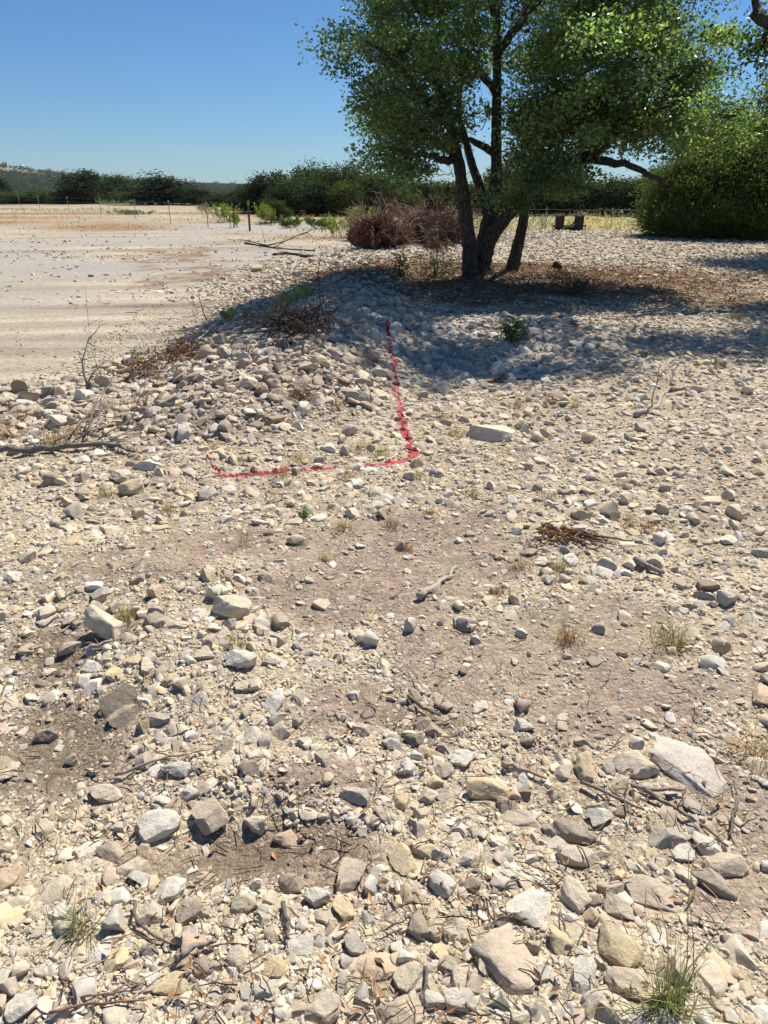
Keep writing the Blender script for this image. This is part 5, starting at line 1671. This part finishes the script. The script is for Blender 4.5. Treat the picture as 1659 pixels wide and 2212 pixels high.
# ------------------------------------------------------------------ litter: twigs, leaves
n = 2600
x = rng.normal(2.2, 2.6, n); y = rng.normal(13.8, 1.8, n)
n2 = 1900
az = rng.uniform(-0.62, 0.62, n2); d = np.exp(rng.uniform(math.log(0.8), math.log(9), n2))
x = np.concatenate([x, d * np.sin(az)]); y = np.concatenate([y, d * np.cos(az)])
z = H(x, y) + 0.015
mb = MB()
for i in range(len(x)):
    far = i < n
    L = rng.uniform(0.08, 0.35) if far else rng.uniform(0.02, 0.09)
    th = rng.uniform(0, 6.28); a_ = np.array([x[i], y[i], z[i] + (0.01 if far else 0.004)]); b_ = a_ + np.array([math.cos(th) * L, math.sin(th) * L, rng.normal() * L * 0.08])
    mb.tube(bend(a_, b_, 4, 0.08), np.array([1, .9, .8, .5]) * (rng.uniform(0.004, 0.009) if far else rng.uniform(0.0009, 0.0026)), 3, lin(0.24, 0.17, 0.11) * rng.uniform(0.5, 1.4))
o = link('twig_litter', mb.mesh('twig_litter'), M_WOOD)
tag(o, 'fine dead twigs strewn in the litter under the oak and over the gravel', 'twigs', kind='stuff')
n = 14000
x = np.concatenate([rng.normal(2.6, 2.9, n), rng.normal(5.0, 4.0, 4000)]); y = np.concatenate([rng.normal(13.9, 1.7, n), rng.normal(16, 4.0, 4000)])
k = zones(x, y)['litter'] > rng.random(len(x)) * 0.9
k[n:] = rng.random(4000) < 0.6
x, y = x[k], y[k]
n3 = 420
az = rng.uniform(-0.6, 0.6, n3); d = np.exp(rng.uniform(math.log(0.8), math.log(7), n3))
x = np.concatenate([x, d * np.sin(az)]); y = np.concatenate([y, d * np.cos(az)])
P = np.stack([x, y, H(x, y) + 0.02], -1)
sz = np.where(np.hypot(x, y) < 8, 0.026, 0.07)
dirs = rng.normal(size=P.shape); dirs[:, 2] *= 0.15
lc = leaf_cols(len(P), lin(0.25, 0.145, 0.08), 0.35, 0.1)
V, F, K = leaf_quads(P, sz, lc, 0.4, 1.2, 0.08, dirs * 2)
o = link('leaf_litter', make_mesh('leaf_litter', V, F, K, False), M_BRUSH)
tag(o, 'reddish fallen leaves scattered under the oak and over the gravel', 'leaves', kind='stuff')
# short dry grass on the brown strips and in the field
n = 60000
x = rng.uniform(-45, 30, n); y = rng.uniform(30, 78, n)
zz2 = zones(x, y)
k = rng.random(n) < np.maximum(zz2['brown'], 0.7 * zz2['field']) * 0.9
x, y = x[k], y[k]; br = zz2['brown'][k] > zz2['field'][k]
P = np.stack([x, y, H(x, y)], -1)
dirs = np.tile([0, 0, 0.7], (len(P), 1)) + 0.5 * rng.normal(size=P.shape)
lc = np.where(br[:, None], lin(0.36, 0.22, 0.12), np.where(rng.random((len(P), 1)) < 0.5, lin(0.34, 0.32, 0.12), lin(0.42, 0.33, 0.17))) * rng.uniform(0.7, 1.25, (len(P), 1))
V, F, K = leaf_quads(P, np.where(br, 0.10, 0.24), lc, 0.3, 0.1, 0.05, dirs)
o = link('dry_grass', make_mesh('dry_grass', V, F, K, False), M_GRASS)
tag(o, 'short dry grass on the brown strips and in the field beyond the stones', 'grass', kind='stuff')

# ------------------------------------------------------------------ air
hm = bpy.data.materials.new('hazy_air'); hm.use_nodes = True
for nd in list(hm.node_tree.nodes):
    if nd.type == 'BSDF_PRINCIPLED': hm.node_tree.nodes.remove(nd)
pv = hm.node_tree.nodes.new('ShaderNodeVolumePrincipled')
pv.inputs['Color'].default_value = (0.80, 0.88, 1.0, 1)
pv.inputs['Density'].default_value = 0.00008
hm.node_tree.links.new(pv.outputs[0], hm.node_tree.nodes['Material Output'].inputs['Volume'])
mb = MB(); mb.box((-3200, -700, -60), (3200, 3300, 130), (0.8, 0.8, 0.8))
hz = link('haze', mb.mesh('haze'), hm)
tag(hz, 'thin blue summer haze over the far ridge', 'haze', kind='stuff')
